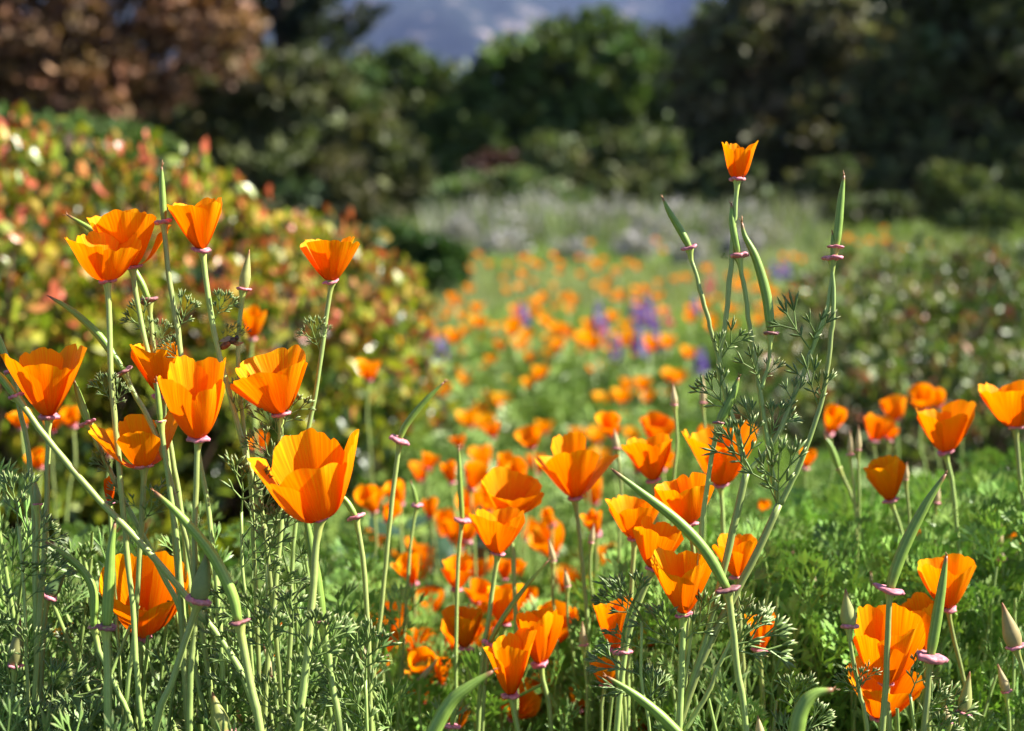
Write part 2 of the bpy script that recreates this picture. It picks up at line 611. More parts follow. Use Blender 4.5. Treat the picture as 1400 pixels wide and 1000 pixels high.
def feather(seed, solid=True, depth=3, dense=1.0):
    """One finely divided leaf of unit length growing along +Z, spreading in X."""
    r_ = np.random.default_rng(seed)
    segs = []

    def grow(p, dr, nrm, ln, dep):
        q = p + dr * ln
        if dep == 0:
            segs.append((p, q, 1))
            return
        segs.append((p, q, 0))
        side = np.cross(dr, nrm)
        side /= np.linalg.norm(side) + 1e-9
        sa = 0.68 if dep == depth else 0.46
        for a in ((-sa, 0.0, sa) if dep > 1 or r_.random() < dense else (-0.3, 0.3)):
            a = a + r_.uniform(-.14, .14)
            nd = dr * math.cos(a) + side * math.sin(a) + nrm * r_.uniform(-.28, .28)
            nd[2] += 0.12
            nd /= np.linalg.norm(nd)
            nn = nrm + r_.normal(0, 0.25, 3)
            nn -= nd * np.dot(nn, nd)
            nn /= np.linalg.norm(nn)
            grow(q, nd, nn, ln * r_.uniform(0.60, 0.78) if dep > 1 else ln * r_.uniform(0.75, 1.25), dep - 1)
        if dep == depth:      # a lower pair of pinnae on the petiole
            for a in (-0.8, 0.8):
                nd = dr * math.cos(a) + side * math.sin(a) + nrm * r_.uniform(-.2, .2)
                nd /= np.linalg.norm(nd)
                grow(p + dr * ln * r_.uniform(.55, .75), nd, nrm, ln * 0.5, dep - 2)

    grow(np.zeros(3), np.array([0, 0, 1.0]), np.array([0, 1.0, 0]), 0.34, depth)
    mb = MB()
    for p, q, lobe in segs:
        a = q - p
        ln = np.linalg.norm(a)
        a = a / ln
        x = np.cross(a, [0.3, 0.9, 0.2])
        x /= np.linalg.norm(x)
        y = np.cross(a, x)
        w0, w1 = (0.012, 0.023) if lobe else (0.016, 0.012)
        c = np.array([0.15, 0.225, 0.066]) if lobe else np.array([0.18, 0.265, 0.07])
        c = c * r_.uniform(0.8, 1.25)
        if solid:
            th = np.array([0, 2.094, 4.189])
            rg = np.cos(th)[:, None] * x + np.sin(th)[:, None] * y * 0.7
            if lobe:
                V = np.vstack([p + rg * w0, p + a * ln * 0.65 + rg * w1 * 1.05, q + a * 0.01])
                k = np.arange(3)
                Q = np.stack([k, (k + 1) % 3, 3 + (k + 1) % 3, 3 + k], -1)
                T = np.stack([3 + k, 3 + (k + 1) % 3, np.full(3, 6)], -1)
                mb.add(V, T, Q, np.vstack([np.repeat(c[None], 6, 0), [[0.30, 0.30, 0.13]]]))
            else:
                V = np.vstack([p + rg * w0, q + rg * w1])
                k = np.arange(3)
                mb.add(V, None, np.stack([k, (k + 1) % 3, 3 + (k + 1) % 3, 3 + k], -1), c)
        else:
            s = x * math.cos(0.5) + y * math.sin(0.5)
            if lobe:
                mid = p + a * ln * 0.6
                V = np.vstack([p, mid + s * w1 * 1.5, q + a * 0.015, mid - s * w1 * 1.5])
            else:
                V = np.vstack([p - s * w0, p + s * w0, q + s * w1, q - s * w1])
            mb.add(V, None, [[0, 1, 2, 3]], c)
    return mb


LEAF = [feather(k, True, 3, 0.8) for k in range(6)]
LEAF_SMALL = [feather(k + 40, True, 2, 1.0) for k in range(4)]
LEAF_FLAT = [feather(k + 20, False, 3, 0.7) for k in range(5)]
LEAF_ME = [l.mesh('leaf', M['leaf']) for l in LEAF]
LEAF_SMALL_ME = [l.mesh('leaf', M['leaf']) for l in LEAF_SMALL]


def proto(mb):
    V = np.concatenate(mb.V)
    T = np.concatenate(mb.T) if mb.T else np.zeros((0, 3), int)
    Q = np.concatenate(mb.Q) if mb.Q else np.zeros((0, 4), int)
    return V, T, Q, np.concatenate(mb.Col)


def scatter(mb, pr, pos, dirs, size, tint, spin=None):
    """Copies of a small prototype (growing along +Z) into one mesh."""
    V, T, Q, Cc = pr
    n = len(pos)
    if n == 0:
        return
    pos = np.asarray(pos, float)
    z = dirs / (np.linalg.norm(dirs, axis=1)[:, None] + 1e-9)
    a = rng.normal(0, 1, (n, 3))
    x = np.cross(a, z)
    x /= np.linalg.norm(x, axis=1)[:, None] + 1e-9
    y = np.cross(z, x)
    size = np.broadcast_to(size, (n,))
    W = (V[None, :, 0:1] * x[:, None] + V[None, :, 1:2] * y[:, None] + V[None, :, 2:3] * z[:, None]) * size[:, None, None] + pos[:, None]
    cols = Cc[None] * np.asarray(tint).reshape(n, 1, 3)
    off = (np.arange(n) * len(V))[:, None, None]
    TT = (T[None] + off).reshape(-1, 3) if len(T) else None
    QQ = (Q[None] + off).reshape(-1, 4) if len(Q) else None
    mb.add(W.reshape(-1, 3), TT, QQ, cols.reshape(-1, 3))


def add_leaf(parent, base, pt, ang, size, tilt=0.0, small=False, k=None):
    """Leaf child on a stem: ang = lean to the right in degrees, tilt = towards the camera."""
    ax = Vector((math.sin(R(ang)), -math.sin(R(tilt)), math.cos(R(ang)) * math.cos(R(tilt))))
    lib = LEAF_SMALL_ME if small else LEAF_ME
    me = lib[k % len(lib)] if k is not None else random.choice(lib)
    m = Matrix.Translation(Vector(pt) - Vector(base)) @ basis(ax, random.uniform(-0.6, 0.6)) @ Matrix.Scale(size, 4)
    return obj('leaf', me, parent, mat=m)


def flower_parts(parent, origin, pt, axis, Rr, H, yaw=45, seed=0, e=0.85, hp=1.0, curl=0.06, ov=None, res=(29, 17), stam=True, rimrad=0.0055, red=0.0, jit=0.16, wd=0.95, cv=0.42, brown=False):
    """Four overlapping petals, stamens and the pink collar, children of parent."""
    r_ = random.Random(seed * 7 + 1)
    B = Matrix.Translation(Vector(pt) - Vector(origin)) @ basis(axis)
    ov = ov or {}
    e = e * 0.82
    curl -= 0.035
    wd *= 1.1
    cv += 0.05
    hp = hp * 1.04
    for k in range(4):
        p = dict(az=yaw + 90 * k + r_.uniform(-9, 9), Rr=Rr * (1.0 if k % 2 == 0 else 0.93) * r_.uniform(1 - jit, 1 + jit),
                 H=H * r_.uniform(1 - jit * 0.6, 1 + jit * 0.4), wd=wd * r_.uniform(0.92, 1.1), e=e, hp=hp, curl=curl + r_.uniform(-.05, .06),
                 cv=cv + r_.uniform(-.08, .08), ec=r_.uniform(-.05, .10), dip=r_.uniform(.12, .26), skew=r_.uniform(-.08, .08), red=red)
        p.update({a: b for a, b in ov.get(k, {}).items() if a not in ('fR', 'fH')})
        if 'fR' in ov.get(k, {}):
            p['Rr'] = Rr * ov[k]['fR']
        if 'fH' in ov.get(k, {}):
            p['H'] = H * ov[k]['fH']
        az = p.pop('az')
        V, Q, col, UV = petal_mesh(seed=seed * 4 + k, nu=res[0], nv=res[1], **p)
        mb = MB()
        mb.add(V, None, Q, col, UV)
        obj('petal', mb.mesh('petal', M['petal']), parent, mat=B @ Matrix.Rotation(R(az), 4, 'Z'))
    if stam:
        obj('stamens', stamen_mb(Rr, H, seed).mesh('stamens', M['stamen']), parent, mat=B)
    rim(parent, origin, np.asarray(pt) - np.asarray(axis) * 0.0008, axis, rimrad, brown)


def head_axis(lean=0, fwd=0):
    a = np.array([math.sin(R(lean)), -math.sin(R(fwd)), math.cos(R(lean)) * math.cos(R(fwd))])
    return a / np.linalg.norm(a)


# ================================================================== THE SETTING
def build_ground():
    ax = np.concatenate([np.linspace(0, 3, 40), np.geomspace(3.2, 9000, 46)])
    xs = np.concatenate([-ax[:0:-1], ax])
    ys = np.concatenate([np.array([-9000, -2000, -400, -80, -15, -4, -1.2]), np.linspace(-0.4, 4, 56), np.geomspace(4.2, 9000, 46)])
    X, Y = np.meshgrid(xs, ys)
    Z = gz(X, np.maximum(Y, 0.3)) * sstep(-6, -0.2, Y) + 0.0
    Z = Z - 0.0
    V = np.stack([X, Y, Z], -1).reshape(-1, 3)
    nx, ny = len(xs), len(ys)
    i = np.arange(ny - 1)[:, None] * nx
    j = np.arange(nx - 1)[None]
    Q = np.stack([i + j, i + j + 1, i + nx + j + 1, i + nx + j], -1).reshape(-1, 4)
    mb = MB()
    mb.add(V, None, Q)
    o = obj('ground', mb.mesh('ground', M['ground']))
    tag(o, 'meadow soil rising to a low bank under the front poppies', 'ground', kind='structure')


def fbm(x, y, seed, octs=6):
    r_ = np.random.default_rng(seed)
    v = np.zeros_like(x)
    amp, fr = 1.0, 1.0
    for _ in range(octs):
        a = r_.uniform(0, 6.28, 4)
        th = r_.uniform(0, 6.28)
        xx = x * math.cos(th) - y * math.sin(th)
        yy = x * math.sin(th) + y * math.cos(th)
        v += amp * (1 - np.abs(np.sin(xx * fr + a[0] + 1.3 * np.sin(yy * fr * 0.7 + a[1]))) * 1.3) * 0.6
        amp *= 0.52
        fr *= 1.93
    return v


def build_mountain():
    nx, ny = 260, 90
    x = np.linspace(-5200, 5200, nx)
    y = np.linspace(2300, 6200, ny)
    X, Y = np.meshgrid(x, y)
    rise = sstep(2300, 5200, Y) * 720
    n = fbm(X / 430, Y / 430, 5)
    Z = rise * (1 + 0.22 * n) + 150 * n * sstep(2300, 3000, Y) - 8
    V = np.stack([X, Y, Z], -1).reshape(-1, 3)
    i = np.arange(ny - 1)[:, None] * nx
    j = np.arange(nx - 1)[None]
    Q = np.stack([i + j, i + j + 1, i + nx + j + 1, i + nx + j], -1).reshape(-1, 4)
    mb = MB()
    mb.add(V, None, Q)
    o = obj('mountain', mb.mesh('mountain', M['mountain']))
    tag(o, 'hazy blue mountainside with pale rock outcrops beyond the trees', 'mountain', kind='structure')


build_ground()
build_mountain()

# ------------------------------------------------------------------ trees and shrubs far behind
LEAFCARD = MB()
LEAFCARD.add([[0, 0, 0], [0.32, 0.06, 0.45], [0, 0.0, 1.0], [-0.32, 0.06, 0.5]], None, [[0, 1, 2, 3]], (1, 1, 1))
CARD = proto(LEAFCARD)


def lumps_px(lumps, d, depthscale=0.8):
    """(px, py, half-width px, half-height px) ellipses -> centres and radii in metres round depth d."""
    out = []
    for i, (px, py, rx, ry) in enumerate(lumps):
        dd = d + random.uniform(-0.5, 0.5) * rx / F * d * 1.2
        c = P(px, py, dd)
        out.append((c, np.array([rx / F * d, rx / F * d * depthscale, ry / F * d])))
    return out


def tree(name, label, cat, d, lumps, col, n=9000, leaf=0.2, trunk=True, trunk_px=None, group=None, jitter=0.35, barkcol=(0.08, 0.06, 0.045), up=0.35, sprays=60, core=0.5):
    extra = []
    for (lx, ly, lw, lh) in lumps:                          # small uneven outgrowths break the outline
        for _ in range(3):
            a = random.uniform(-0.4, 3.5)
            k = random.uniform(.28, .5)
            extra.append((lx + math.cos(a) * lw * .95, ly - math.sin(a) * lh * .95, lw * k, lh * k * random.uniform(.8, 1.3)))
    L = lumps_px(list(lumps) + extra, d)
    cx = np.mean([c[0] for c, r in L]) if trunk_px is None else P(trunk_px, 230, d)[0]
    cyy = np.mean([c[1] for c, r in L])
    base = np.array([cx, cyy, float(gz(cx, cyy)) - 0.05])
    t = thing(name, label, cat, base, group)
    mb = MB()
    height = max(c[2] + r[2] for c, r in L)
    tr = max(0.03, 0.022 * height)
    top = np.array([cx, cyy, base[2] + (height - base[2]) * 0.75])
    tube(mb, catmull([base, base + (top - base) * 0.4 + np.array([tr * 0.8, 0, 0]), top], 10), np.linspace(tr * 1.3, tr * 0.25, 10), 8, 0.06, barkcol)
    for c, r in L:
        k = np.clip((c[2] - base[2]) / max(height - base[2], 0.1) * 0.55, 0.06, 0.6)
        p0 = base + (top - base) * k
        p1 = (p0 + c) / 2 + np.array([0, 0, 0.1 * np.linalg.norm(c - p0)])
        tube(mb, catmull([p0, p1, c], 7), np.linspace(tr * 0.45, tr * 0.08, 7), 6, 0, barkcol)
    obj('trunk', mb.mesh('trunk', M['bark'], origin=base), t)
    # crown: sprays of leaves on the lumps' shells, with holes between them
    vol = np.array([r[0] * r[2] for c, r in L])
    share = (vol / vol.sum() * n).astype(int)
    mb = MB()
    col = np.asarray(col, float)
    for (c, r), m in zip(L, share):
        if m < 4:
            continue
        ns = max(8, int(sprays * (0.5 + m / n)))
        sp = rng.normal(0, 1, (ns, 3))
        sp /= np.linalg.norm(sp, axis=1)[:, None]
        rad = rng.uniform(core, 1.06, (ns, 1)) ** 0.6
        sc = c + sp * rad * r
        sr = rng.uniform(0.12, 0.28, ns)
        stint = rng.uniform(1 - jitter, 1 + jitter, (ns, 1)) * (1 + rng.normal(0, 0.08, (ns, 3)))
        idx = rng.integers(0, ns, m)
        g = rng.normal(0, 0.55, (m, 3))
        pos = sc[idx] + g * (sr[idx][:, None] * r)
        keep = pos[:, 2] > gz(pos[:, 0], pos[:, 1]) + 0.02
        pos, idx2 = pos[keep], idx[keep]
        dirs = sp[idx2] * 0.7 + rng.normal(0, 0.6, (len(pos), 3)) + np.array([0, 0, up])
        tint = col * stint[idx2] * rng.uniform(0.8, 1.2, (len(pos), 1))
        scatter(mb, CARD, pos, dirs, leaf * rng.uniform(0.6, 1.3, len(pos)), tint)
    o = obj('crown', mb.mesh('crown', M['dull'], smooth=False, origin=base), t)
    return t


def conifer(name, label, px, d, topy, half_px, col, n_whorl=16):
    """Dark conifer with long ascending boughs that stand apart."""
    b = P(px, 230, d)
    base = np.array([b[0], b[1], -0.05])
    H = P(px, topy, d)[2]
    t = thing(name, label, 'tree', base)
    mb, fb = MB(), MB()
    tube(mb, [base, base + [0.1, 0, H * 0.5], base + [0, 0, H]], [0.32, 0.22, 0.04], 9, 0.05, (0.06, 0.045, 0.035))
    for w_ in range(n_whorl):
        k = 0.14 + 0.84 * w_ / n_whorl
        for q in range(5):
            a = w_ * 1.3 + q * 1.257 + random.uniform(-.2, .2)
            ln = half_px / F * d * (1.15 - k) * random.uniform(0.75, 1.15)
            p0 = base + np.array([0, 0, H * k])
            e = p0 + np.array([math.cos(a) * ln, math.sin(a) * ln, ln * random.uniform(0.30, 0.62)])
            mid = (p0 + e) / 2 - np.array([0, 0, ln * 0.12])
            pp = catmull([p0, mid, e], 12)
            tube(mb, pp, np.linspace(0.05, 0.012, 12), 5, 0, (0.06, 0.045, 0.035))
            m = 150
            s = rng.uniform(0.18, 1.0, m)
            ii = np.clip((s * 11).astype(int), 0, 11)
            pos = pp[ii] + rng.normal(0, 0.07, (m, 3)) * ln * 0.55
            dv = (e - p0) / ln
            dirs = dv + rng.normal(0, 0.55, (m, 3))
            scatter(fb, CARD, pos, dirs, 0.22 * rng.uniform(0.7, 1.3, m), np.asarray(col) * rng.uniform(0.6, 1.4, (m, 1)))
    obj('trunk', mb.mesh('trunk', M['bark'], origin=base), t)
    obj('crown', fb.mesh('crown', M['dull'], smooth=False, origin=base), t)


random.seed(3)
OL = (0.105, 0.115, 0.052)
DK = (0.032, 0.048, 0.022)
MG = (0.10, 0.145, 0.045)
# backing trees first (farthest), then nearer ones
tree('backing_tree', 'dark tree in the gap below the mountain, tallest of the far row', 'tree', 40, [(610, 185, 60, 50), (660, 215, 80, 80), (570, 235, 80, 80), (640, 285, 110, 60)], DK, 6000, 0.34)
tree('backing_tree', 'dark far tree behind the olive tree and the conifer', 'tree', 42, [(280, 175, 100, 80), (410, 220, 110, 80), (200, 210, 130, 100), (480, 255, 90, 65)], DK, 7000, 0.36)
tree('backing_tree', 'dark green far tree behind the right-hand side of the round-headed green tree', 'tree', 38, [(930, 90, 55, 50), (985, 110, 60, 65), (890, 130, 60, 60), (960, 190, 100, 90), (860, 230, 90, 80), (1030, 200, 90, 110)], (0.045, 0.07, 0.028), 8000, 0.32)
conifer('conifer_tree', 'dark conifer with long ascending boughs against the mountain', 385, 27, -150, 190, (0.035, 0.046, 0.028))
tree('backing_tree', 'dark far tree filling the row behind the two large dark trees', 'tree', 40, [(1060, 60, 110, 80), (1180, 40, 120, 100), (1310, 40, 130, 110), (1440, 60, 130, 120), (1100, 180, 120, 100), (1240, 180, 130, 110), (1380, 190, 130, 110)], DK, 12000, 0.42)
tree('bushy_tree', 'mid green bushy tree between the olive tree and the gap under the mountain', 'tree', 26, [(540, 118, 45, 40), (590, 135, 40, 40), (500, 150, 50, 45), (555, 180, 60, 60), (600, 210, 45, 55), (510, 230, 70, 60), (560, 270, 70, 45)], (0.095, 0.135, 0.045), 11000, 0.20)
tree('olive_tree', 'wide grey olive-green tree behind the red-tipped hedge', 'tree', 19, [(330, 140, 70, 50), (400, 125, 60, 45), (270, 180, 70, 60), (350, 200, 90, 60), (440, 180, 70, 60), (500, 215, 60, 55), (400, 250, 110, 50), (300, 250, 80, 50), (480, 270, 80, 40), (540, 255, 45, 45)], OL, 15000, 0.17, jitter=0.4)
tree('russet_tree', 'big tree with russet brown foliage above the hedge', 'tree', 17, [(60, 10, 90, 70), (170, 20, 90, 70), (270, 20, 70, 55), (0, 80, 90, 60), (100, 90, 90, 55), (210, 85, 80, 50), (300, 60, 50, 45), (40, 130, 90, 40), (150, 125, 90, 35), (-90, 60, 90, 80), (80, -80, 120, 70), (230, -60, 100, 60)], (0.20, 0.105, 0.058), 15000, 0.15, jitter=0.5, trunk_px=120, core=0.7, sprays=90)
tree('green_tree', 'round-headed green tree standing tallest below the mountain', 'tree', 25, [(760, 78, 40, 34), (820, 70, 42, 36), (700, 100, 42, 34), (680, 130, 42, 40), (745, 100, 48, 42), (800, 105, 50, 45), (860, 100, 42, 45), (730, 160, 55, 45), (800, 170, 60, 45), (870, 160, 50, 45), (690, 195, 50, 45), (770, 220, 65, 45), (850, 225, 65, 45), (910, 190, 45, 50), (930, 240, 45, 45), (650, 250, 55, 45)], MG, 20000, 0.19, jitter=0.42, core=0.75)
tree('dark_tree', 'large dark tree beyond the low hedge, its twigs brownish', 'tree', 19, [(1080, 20, 80, 60), (1000, 110, 70, 70), (1090, 110, 80, 60), (1170, 80, 80, 70), (1040, 190, 90, 60), (1140, 190, 90, 60), (1010, 260, 90, 45), (1110, 270, 100, 45), (1190, 240, 80, 60), (1140, -60, 110, 60), (1060, -40, 60, 50)], (0.13, 0.125, 0.068), 21000, 0.17, jitter=0.5, trunk_px=1100)
tree('dark_tree', 'large dark evergreen tree at the end of the tree row past the twiggy tree', 'tree', 17, [(1290, 30, 90, 70), (1380, 20, 90, 80), (1270, 120, 80, 60), (1360, 130, 90, 60), (1440, 110, 80, 90), (1250, 200, 80, 55), (1340, 220, 100, 50), (1430, 230, 80, 60), (1240, 280, 90, 40), (1360, 290, 100, 36), (1320, -70, 140, 70)], (0.09, 0.10, 0.05), 21000, 0.16, jitter=0.5, trunk_px=1340)
tree('green_shrub', 'pale green shrub in front of the round-headed tree, behind the grey sage', 'shrub', 16, [(770, 235, 45, 35), (830, 225, 45, 30), (880, 215, 40, 30), (800, 262, 70, 26), (880, 255, 55, 30)], (0.13, 0.155, 0.065), 6000, 0.11)
tree('green_shrub', 'light green shrub at the foot of the dark evergreen tree', 'shrub', 14, [(1305, 272, 34, 38), (1362, 290, 40, 22), (1416, 262, 38, 44), (1340, 306, 60, 16)], (0.115, 0.14, 0.05), 5000, 0.10)
tree('green_shrub', 'dusky green shrub at the foot of the twiggy dark tree', 'shrub', 15, [(1000, 258, 40, 38), (1070, 284, 50, 20), (1128, 262, 36, 34), (1190, 292, 50, 16), (945, 275, 34, 22)], (0.09, 0.11, 0.05), 5000, 0.11)
tree('red_shrub', 'small shrub with brownish red leaves at the foot of the far trees', 'shrub', 17, [(680, 232, 34, 16), (705, 226, 20, 12)], (0.10, 0.05, 0.042), 1500, 0.09)
tree('grassy_shrub', 'fresh green shrub beside the small red-leaved shrub', 'shrub', 15.5, [(700, 268, 55, 24), (640, 275, 45, 24), (740, 280, 50, 20)], (0.13, 0.175, 0.07), 4000, 0.10)
tree('green_shrub', 'bright green shrub peeking over the red-tipped hedge', 'shrub', 6.5, [(60, 182, 50, 16), (130, 186, 50, 16), (190, 196, 36, 14), (0, 180, 50, 16), (100, 230, 110, 34)], (0.10, 0.16, 0.04), 4500, 0.045)
tree('dark_shrub', 'deep green mounded shrub beyond the end of the red-tipped hedge', 'shrub', 7.6, [(560, 345, 34, 20), (605, 360, 26, 18), (530, 345, 34, 28), (585, 382, 42, 16)], (0.042, 0.082, 0.022), 5500, 0.055, jitter=0.3)


# ------------------------------------------------------------------ the two hedges of broad leaves
OVAL = MB()
OVAL.add([[0, 0, 0], [0.30, 0.07, 0.35], [0.26, 0.08, 0.72], [0, -0.02, 1.0], [-0.26, 0.08, 0.72], [-0.30, 0.07, 0.35], [0, 0.0, 0.5]],
         [[0, 1, 6], [1, 2, 6], [2, 3, 6], [3, 4, 6], [4, 5, 6], [5, 0, 6]], None, (1, 1, 1))
OV = proto(OVAL)


def hedge(name, label, lumps, palette, weights, n, leaf, tips=None, tipshare=0.3, group=None, mat='hedge'):
    """lumps: (x, y, ztop, rx, ry): a mounded shrub; leafy rosettes on its skin and leaves within."""
    bx = np.mean([l[0] for l in lumps])
    by = np.mean([l[1] for l in lumps])
    base = np.array([bx, by, float(gz(bx, by)) - 0.03])
    t = thing(name, label, 'hedge', base, group)
    mb, wb = MB(), MB()
    pal = np.asarray(palette, float)
    area = np.array([l[3] * l[2] for l in lumps])
    share = (area / area.sum() * n).astype(int)
    for (x, y, zt, rx, ry), m in zip(lumps, share):
        zt = zt - float(gz(x, y))
        nr = max(10, m // 9)                       # rosettes
        th = rng.uniform(0, 6.283, nr)
        rho = rng.random(nr) ** 0.5 * 1.05
        zs = np.clip(1 - rho ** 3.2, 0, 1)                  # broad-topped dome
        fill = rng.random(nr)
        zz = np.where(fill < 0.55, zs * rng.uniform(0.86, 1.03, nr), zs * rng.uniform(0.05, 0.95, nr))
        low = fill > 0.8
        rho = np.where(low, rng.uniform(0.85, 1.08, nr), rho)
        zz = np.where(low, rng.uniform(0.03, 0.72, nr), zz)
        sp = np.stack([np.cos(th) * rho, np.sin(th) * rho, zs + 0.2], -1)
        sp /= np.linalg.norm(sp, axis=1)[:, None]
        rad = np.where(fill < 0.55, 1.0, 0.7)[:, None]
        ctr = np.array([x, y, float(gz(x, y))]) + np.stack([np.cos(th) * rho * rx, np.sin(th) * rho * ry, zz * zt], -1)
        rc = rng.choice(len(pal), nr, p=weights)
        # twigs
        for q in range(min(nr, 34)):
            b0 = np.array([x + rng.normal(0, rx * 0.2), y + rng.normal(0, ry * 0.2), float(gz(x, y)) - 0.02])
            tube(wb, catmull([b0, (b0 + ctr[q]) / 2 + rng.normal(0, 0.03, 3), ctr[q]], 5), np.linspace(0.008, 0.002, 5), 5, 0, (0.10, 0.065, 0.045))
        idx = rng.integers(0, nr, m)
        out = sp[idx] + np.array([0, 0, 0.5])
        dirs = out * 0.8 + rng.normal(0, 0.75, (m, 3))
        pos = ctr[idx] + rng.normal(0, leaf * 0.55, (m, 3)) - dirs / np.linalg.norm(dirs, axis=1)[:, None] * leaf * 0.3
        col = pal[rc[idx]] * rng.uniform(0.75, 1.25, (m, 1)) * (1 + rng.normal(0, 0.08, (m, 3)))
        if tips is not None:
            hi = (rng.random(m) < tipshare * sstep(0.35, 0.95, (pos[:, 2] - float(gz(x, y))) / zt)) & (rad[idx, 0] > 0.86)
            tc = np.asarray(tips)[rng.integers(0, len(tips), m)]
            col = np.where(hi[:, None], tc * rng.uniform(0.8, 1.2, (m, 1)), col)
        keep = pos[:, 2] > gz(pos[:, 0], pos[:, 1])
        scatter(mb, OV, pos[keep], dirs[keep], leaf * rng.uniform(0.65, 1.25, m)[keep], np.clip(col[keep], 0.003, 1))
    obj('branches', wb.mesh('branches', M['bark'], origin=base), t)
    o = obj('foliage', mb.mesh('foliage', M[mat], smooth=False, origin=base), t)
    o['kind'] = 'stuff'
    return t


def at(px, topy, d, rx, ry):
    p = P(px, topy, d)
    return (p[0], p[1], p[2], rx, ry)


hedge('red_tipped_hedge', 'yellow-green hedge with orange and red leaf tips behind the poppies',
      [at(-90, 185, 2.9, .34, .4), at(20, 186, 3.0, .34, .4), at(130, 204, 3.05, .30, .38), at(225, 222, 3.1, .22, .34), at(285, 238, 3.15, .12, .3),
       at(350, 296, 3.2, .20, .32), at(430, 312, 3.3, .18, .30), at(478, 304, 3.35, .05, .08), at(510, 345, 3.35, .14, .24), at(552, 334, 3.4, .05, .08), at(150, 345, 2.8, .5, .3), at(380, 375, 2.95, .32, .26), at(490, 430, 3.0, .16, .2), at(-60, 310, 2.65, .4, .3)],
      [(0.18, 0.22, 0.022), (0.29, 0.31, 0.028), (0.37, 0.33, 0.03), (0.05, 0.085, 0.016), (0.33, 0.15, 0.03), (0.28, 0.085, 0.035), (0.09, 0.06, 0.03)],
      [0.36, 0.25, 0.12, 0.21, 0.02, 0.01, 0.03], 24000, 0.036, tips=[(0.48, 0.11, 0.05), (0.50, 0.20, 0.06), (0.42, 0.30, 0.05)], tipshare=0.34)
hedge('low_green_hedge', 'low dark green hedge of small leaves beside the flower meadow',
      [at(1180, 345, 4.6, .38, .45), at(1290, 335, 4.7, .40, .45), at(1400, 332, 4.7, .42, .45), at(1500, 330, 4.7, .42, .45), at(1140, 400, 4.2, .22, .35), at(1240, 400, 4.0, .42, .4), at(1380, 395, 3.9, .45, .4), at(1150, 480, 3.6, .22, .3), at(1290, 480, 3.4, .42, .35), at(1430, 480, 3.3, .4, .35), at(1060, 500, 3.4, .10, .2)],
      [(0.10, 0.145, 0.03), (0.17, 0.21, 0.05), (0.045, 0.07, 0.02), (0.21, 0.18, 0.07), (0.26, 0.10, 0.045), (0.10, 0.065, 0.045)],
      [0.34, 0.23, 0.2, 0.1, 0.05, 0.08], 24000, 0.029, mat='hedge_small')

# ------------------------------------------------------------------ dry sage in front of the trees
def sage(px, d, wpx, topy, label):
    c = P(px, 230, d)
    rx = wpx / F * d
    base = np.array([c[0], c[1], float(gz(c[0], c[1])) - 0.02])
    t = thing('sage_shrub', label, 'shrub', base, 'grey sage shrubs at the end of the meadow')
    top = P(px, topy, d)[2]
    mb, lb = MB(), MB()
    for k in range(95):
        a, rr = random.uniform(0, 6.283), math.sqrt(random.random())
        b = base + np.array([math.cos(a) * rr * rx * 0.75, math.sin(a) * rr * rx * 0.6, 0])
        h = (top - base[2]) * random.uniform(0.4, 1.25) * (1 - 0.2 * rr)
        e = b + np.array([math.cos(a) * rr * rx * 0.3 + random.gauss(0, .03), math.sin(a) * rr * rx * .3, h])
        tube(mb, [b, (b + e) / 2 + rng.normal(0, .02, 3), e], [0.008, 0.006, 0.003], 4, 0, (0.20, 0.18, 0.16), cap=False)
        m = 16
        s = rng.uniform(0.3, 1.0, (m, 1))
        pos = b + (e - b) * s + rng.normal(0, 0.022, (m, 3))
        g = np.where(s < 0.55, np.array([[0.13, 0.16, 0.08]]), np.array([[0.34, 0.325, 0.33]])) * rng.uniform(.75, 1.25, (m, 1))
        scatter(lb, CARD, pos, np.array([0, 0, 1.0]) + rng.normal(0, 0.5, (m, 3)), 0.06 * rng.uniform(.6, 1.3, m), g)
    obj('stems', mb.mesh('stems', M['sage'], origin=base), t)
    obj('foliage', lb.mesh('foliage', M['sage'], smooth=False, origin=base), t)['kind'] = 'stuff'


for px, d, wp, ty in ((628, 11.8, 26, 304), (660, 13.4, 36, 280), (706, 12.0, 30, 298), (742, 13.8, 40, 268), (800, 12.6, 32, 292), (842, 13.6, 38, 276), (890, 11.6, 30, 304), (922, 13.2, 34, 282), (976, 12.2, 32, 300), (1014, 13.4, 36, 286), (1052, 11.8, 26, 312), (684, 10.4, 24, 326), (780, 9.9, 20, 338), (868, 10.2, 26, 328), (946, 9.6, 20, 340), (1018, 10.6, 24, 322)):
    sage(px, d, wp, ty, 'grey dry sage shrub with upright lavender-grey stems at the meadow end')


# ------------------------------------------------------------------ meadow greenery (uncountable)
def meadow_edges(d):
    """Photo-pixel span of the open meadow at depth d, between the hedges."""
    xl = np.interp(d, [1.5, 2.4, 3.0, 3.6, 5, 8, 14], [400, 430, 460, 520, 530, 560, 560])
    xr = np.interp(d, [1.5, 2.4, 3.2, 4.0, 6, 9, 14], [1600, 1500, 1080, 1075, 1090, 1110, 1450])
    return xl, xr


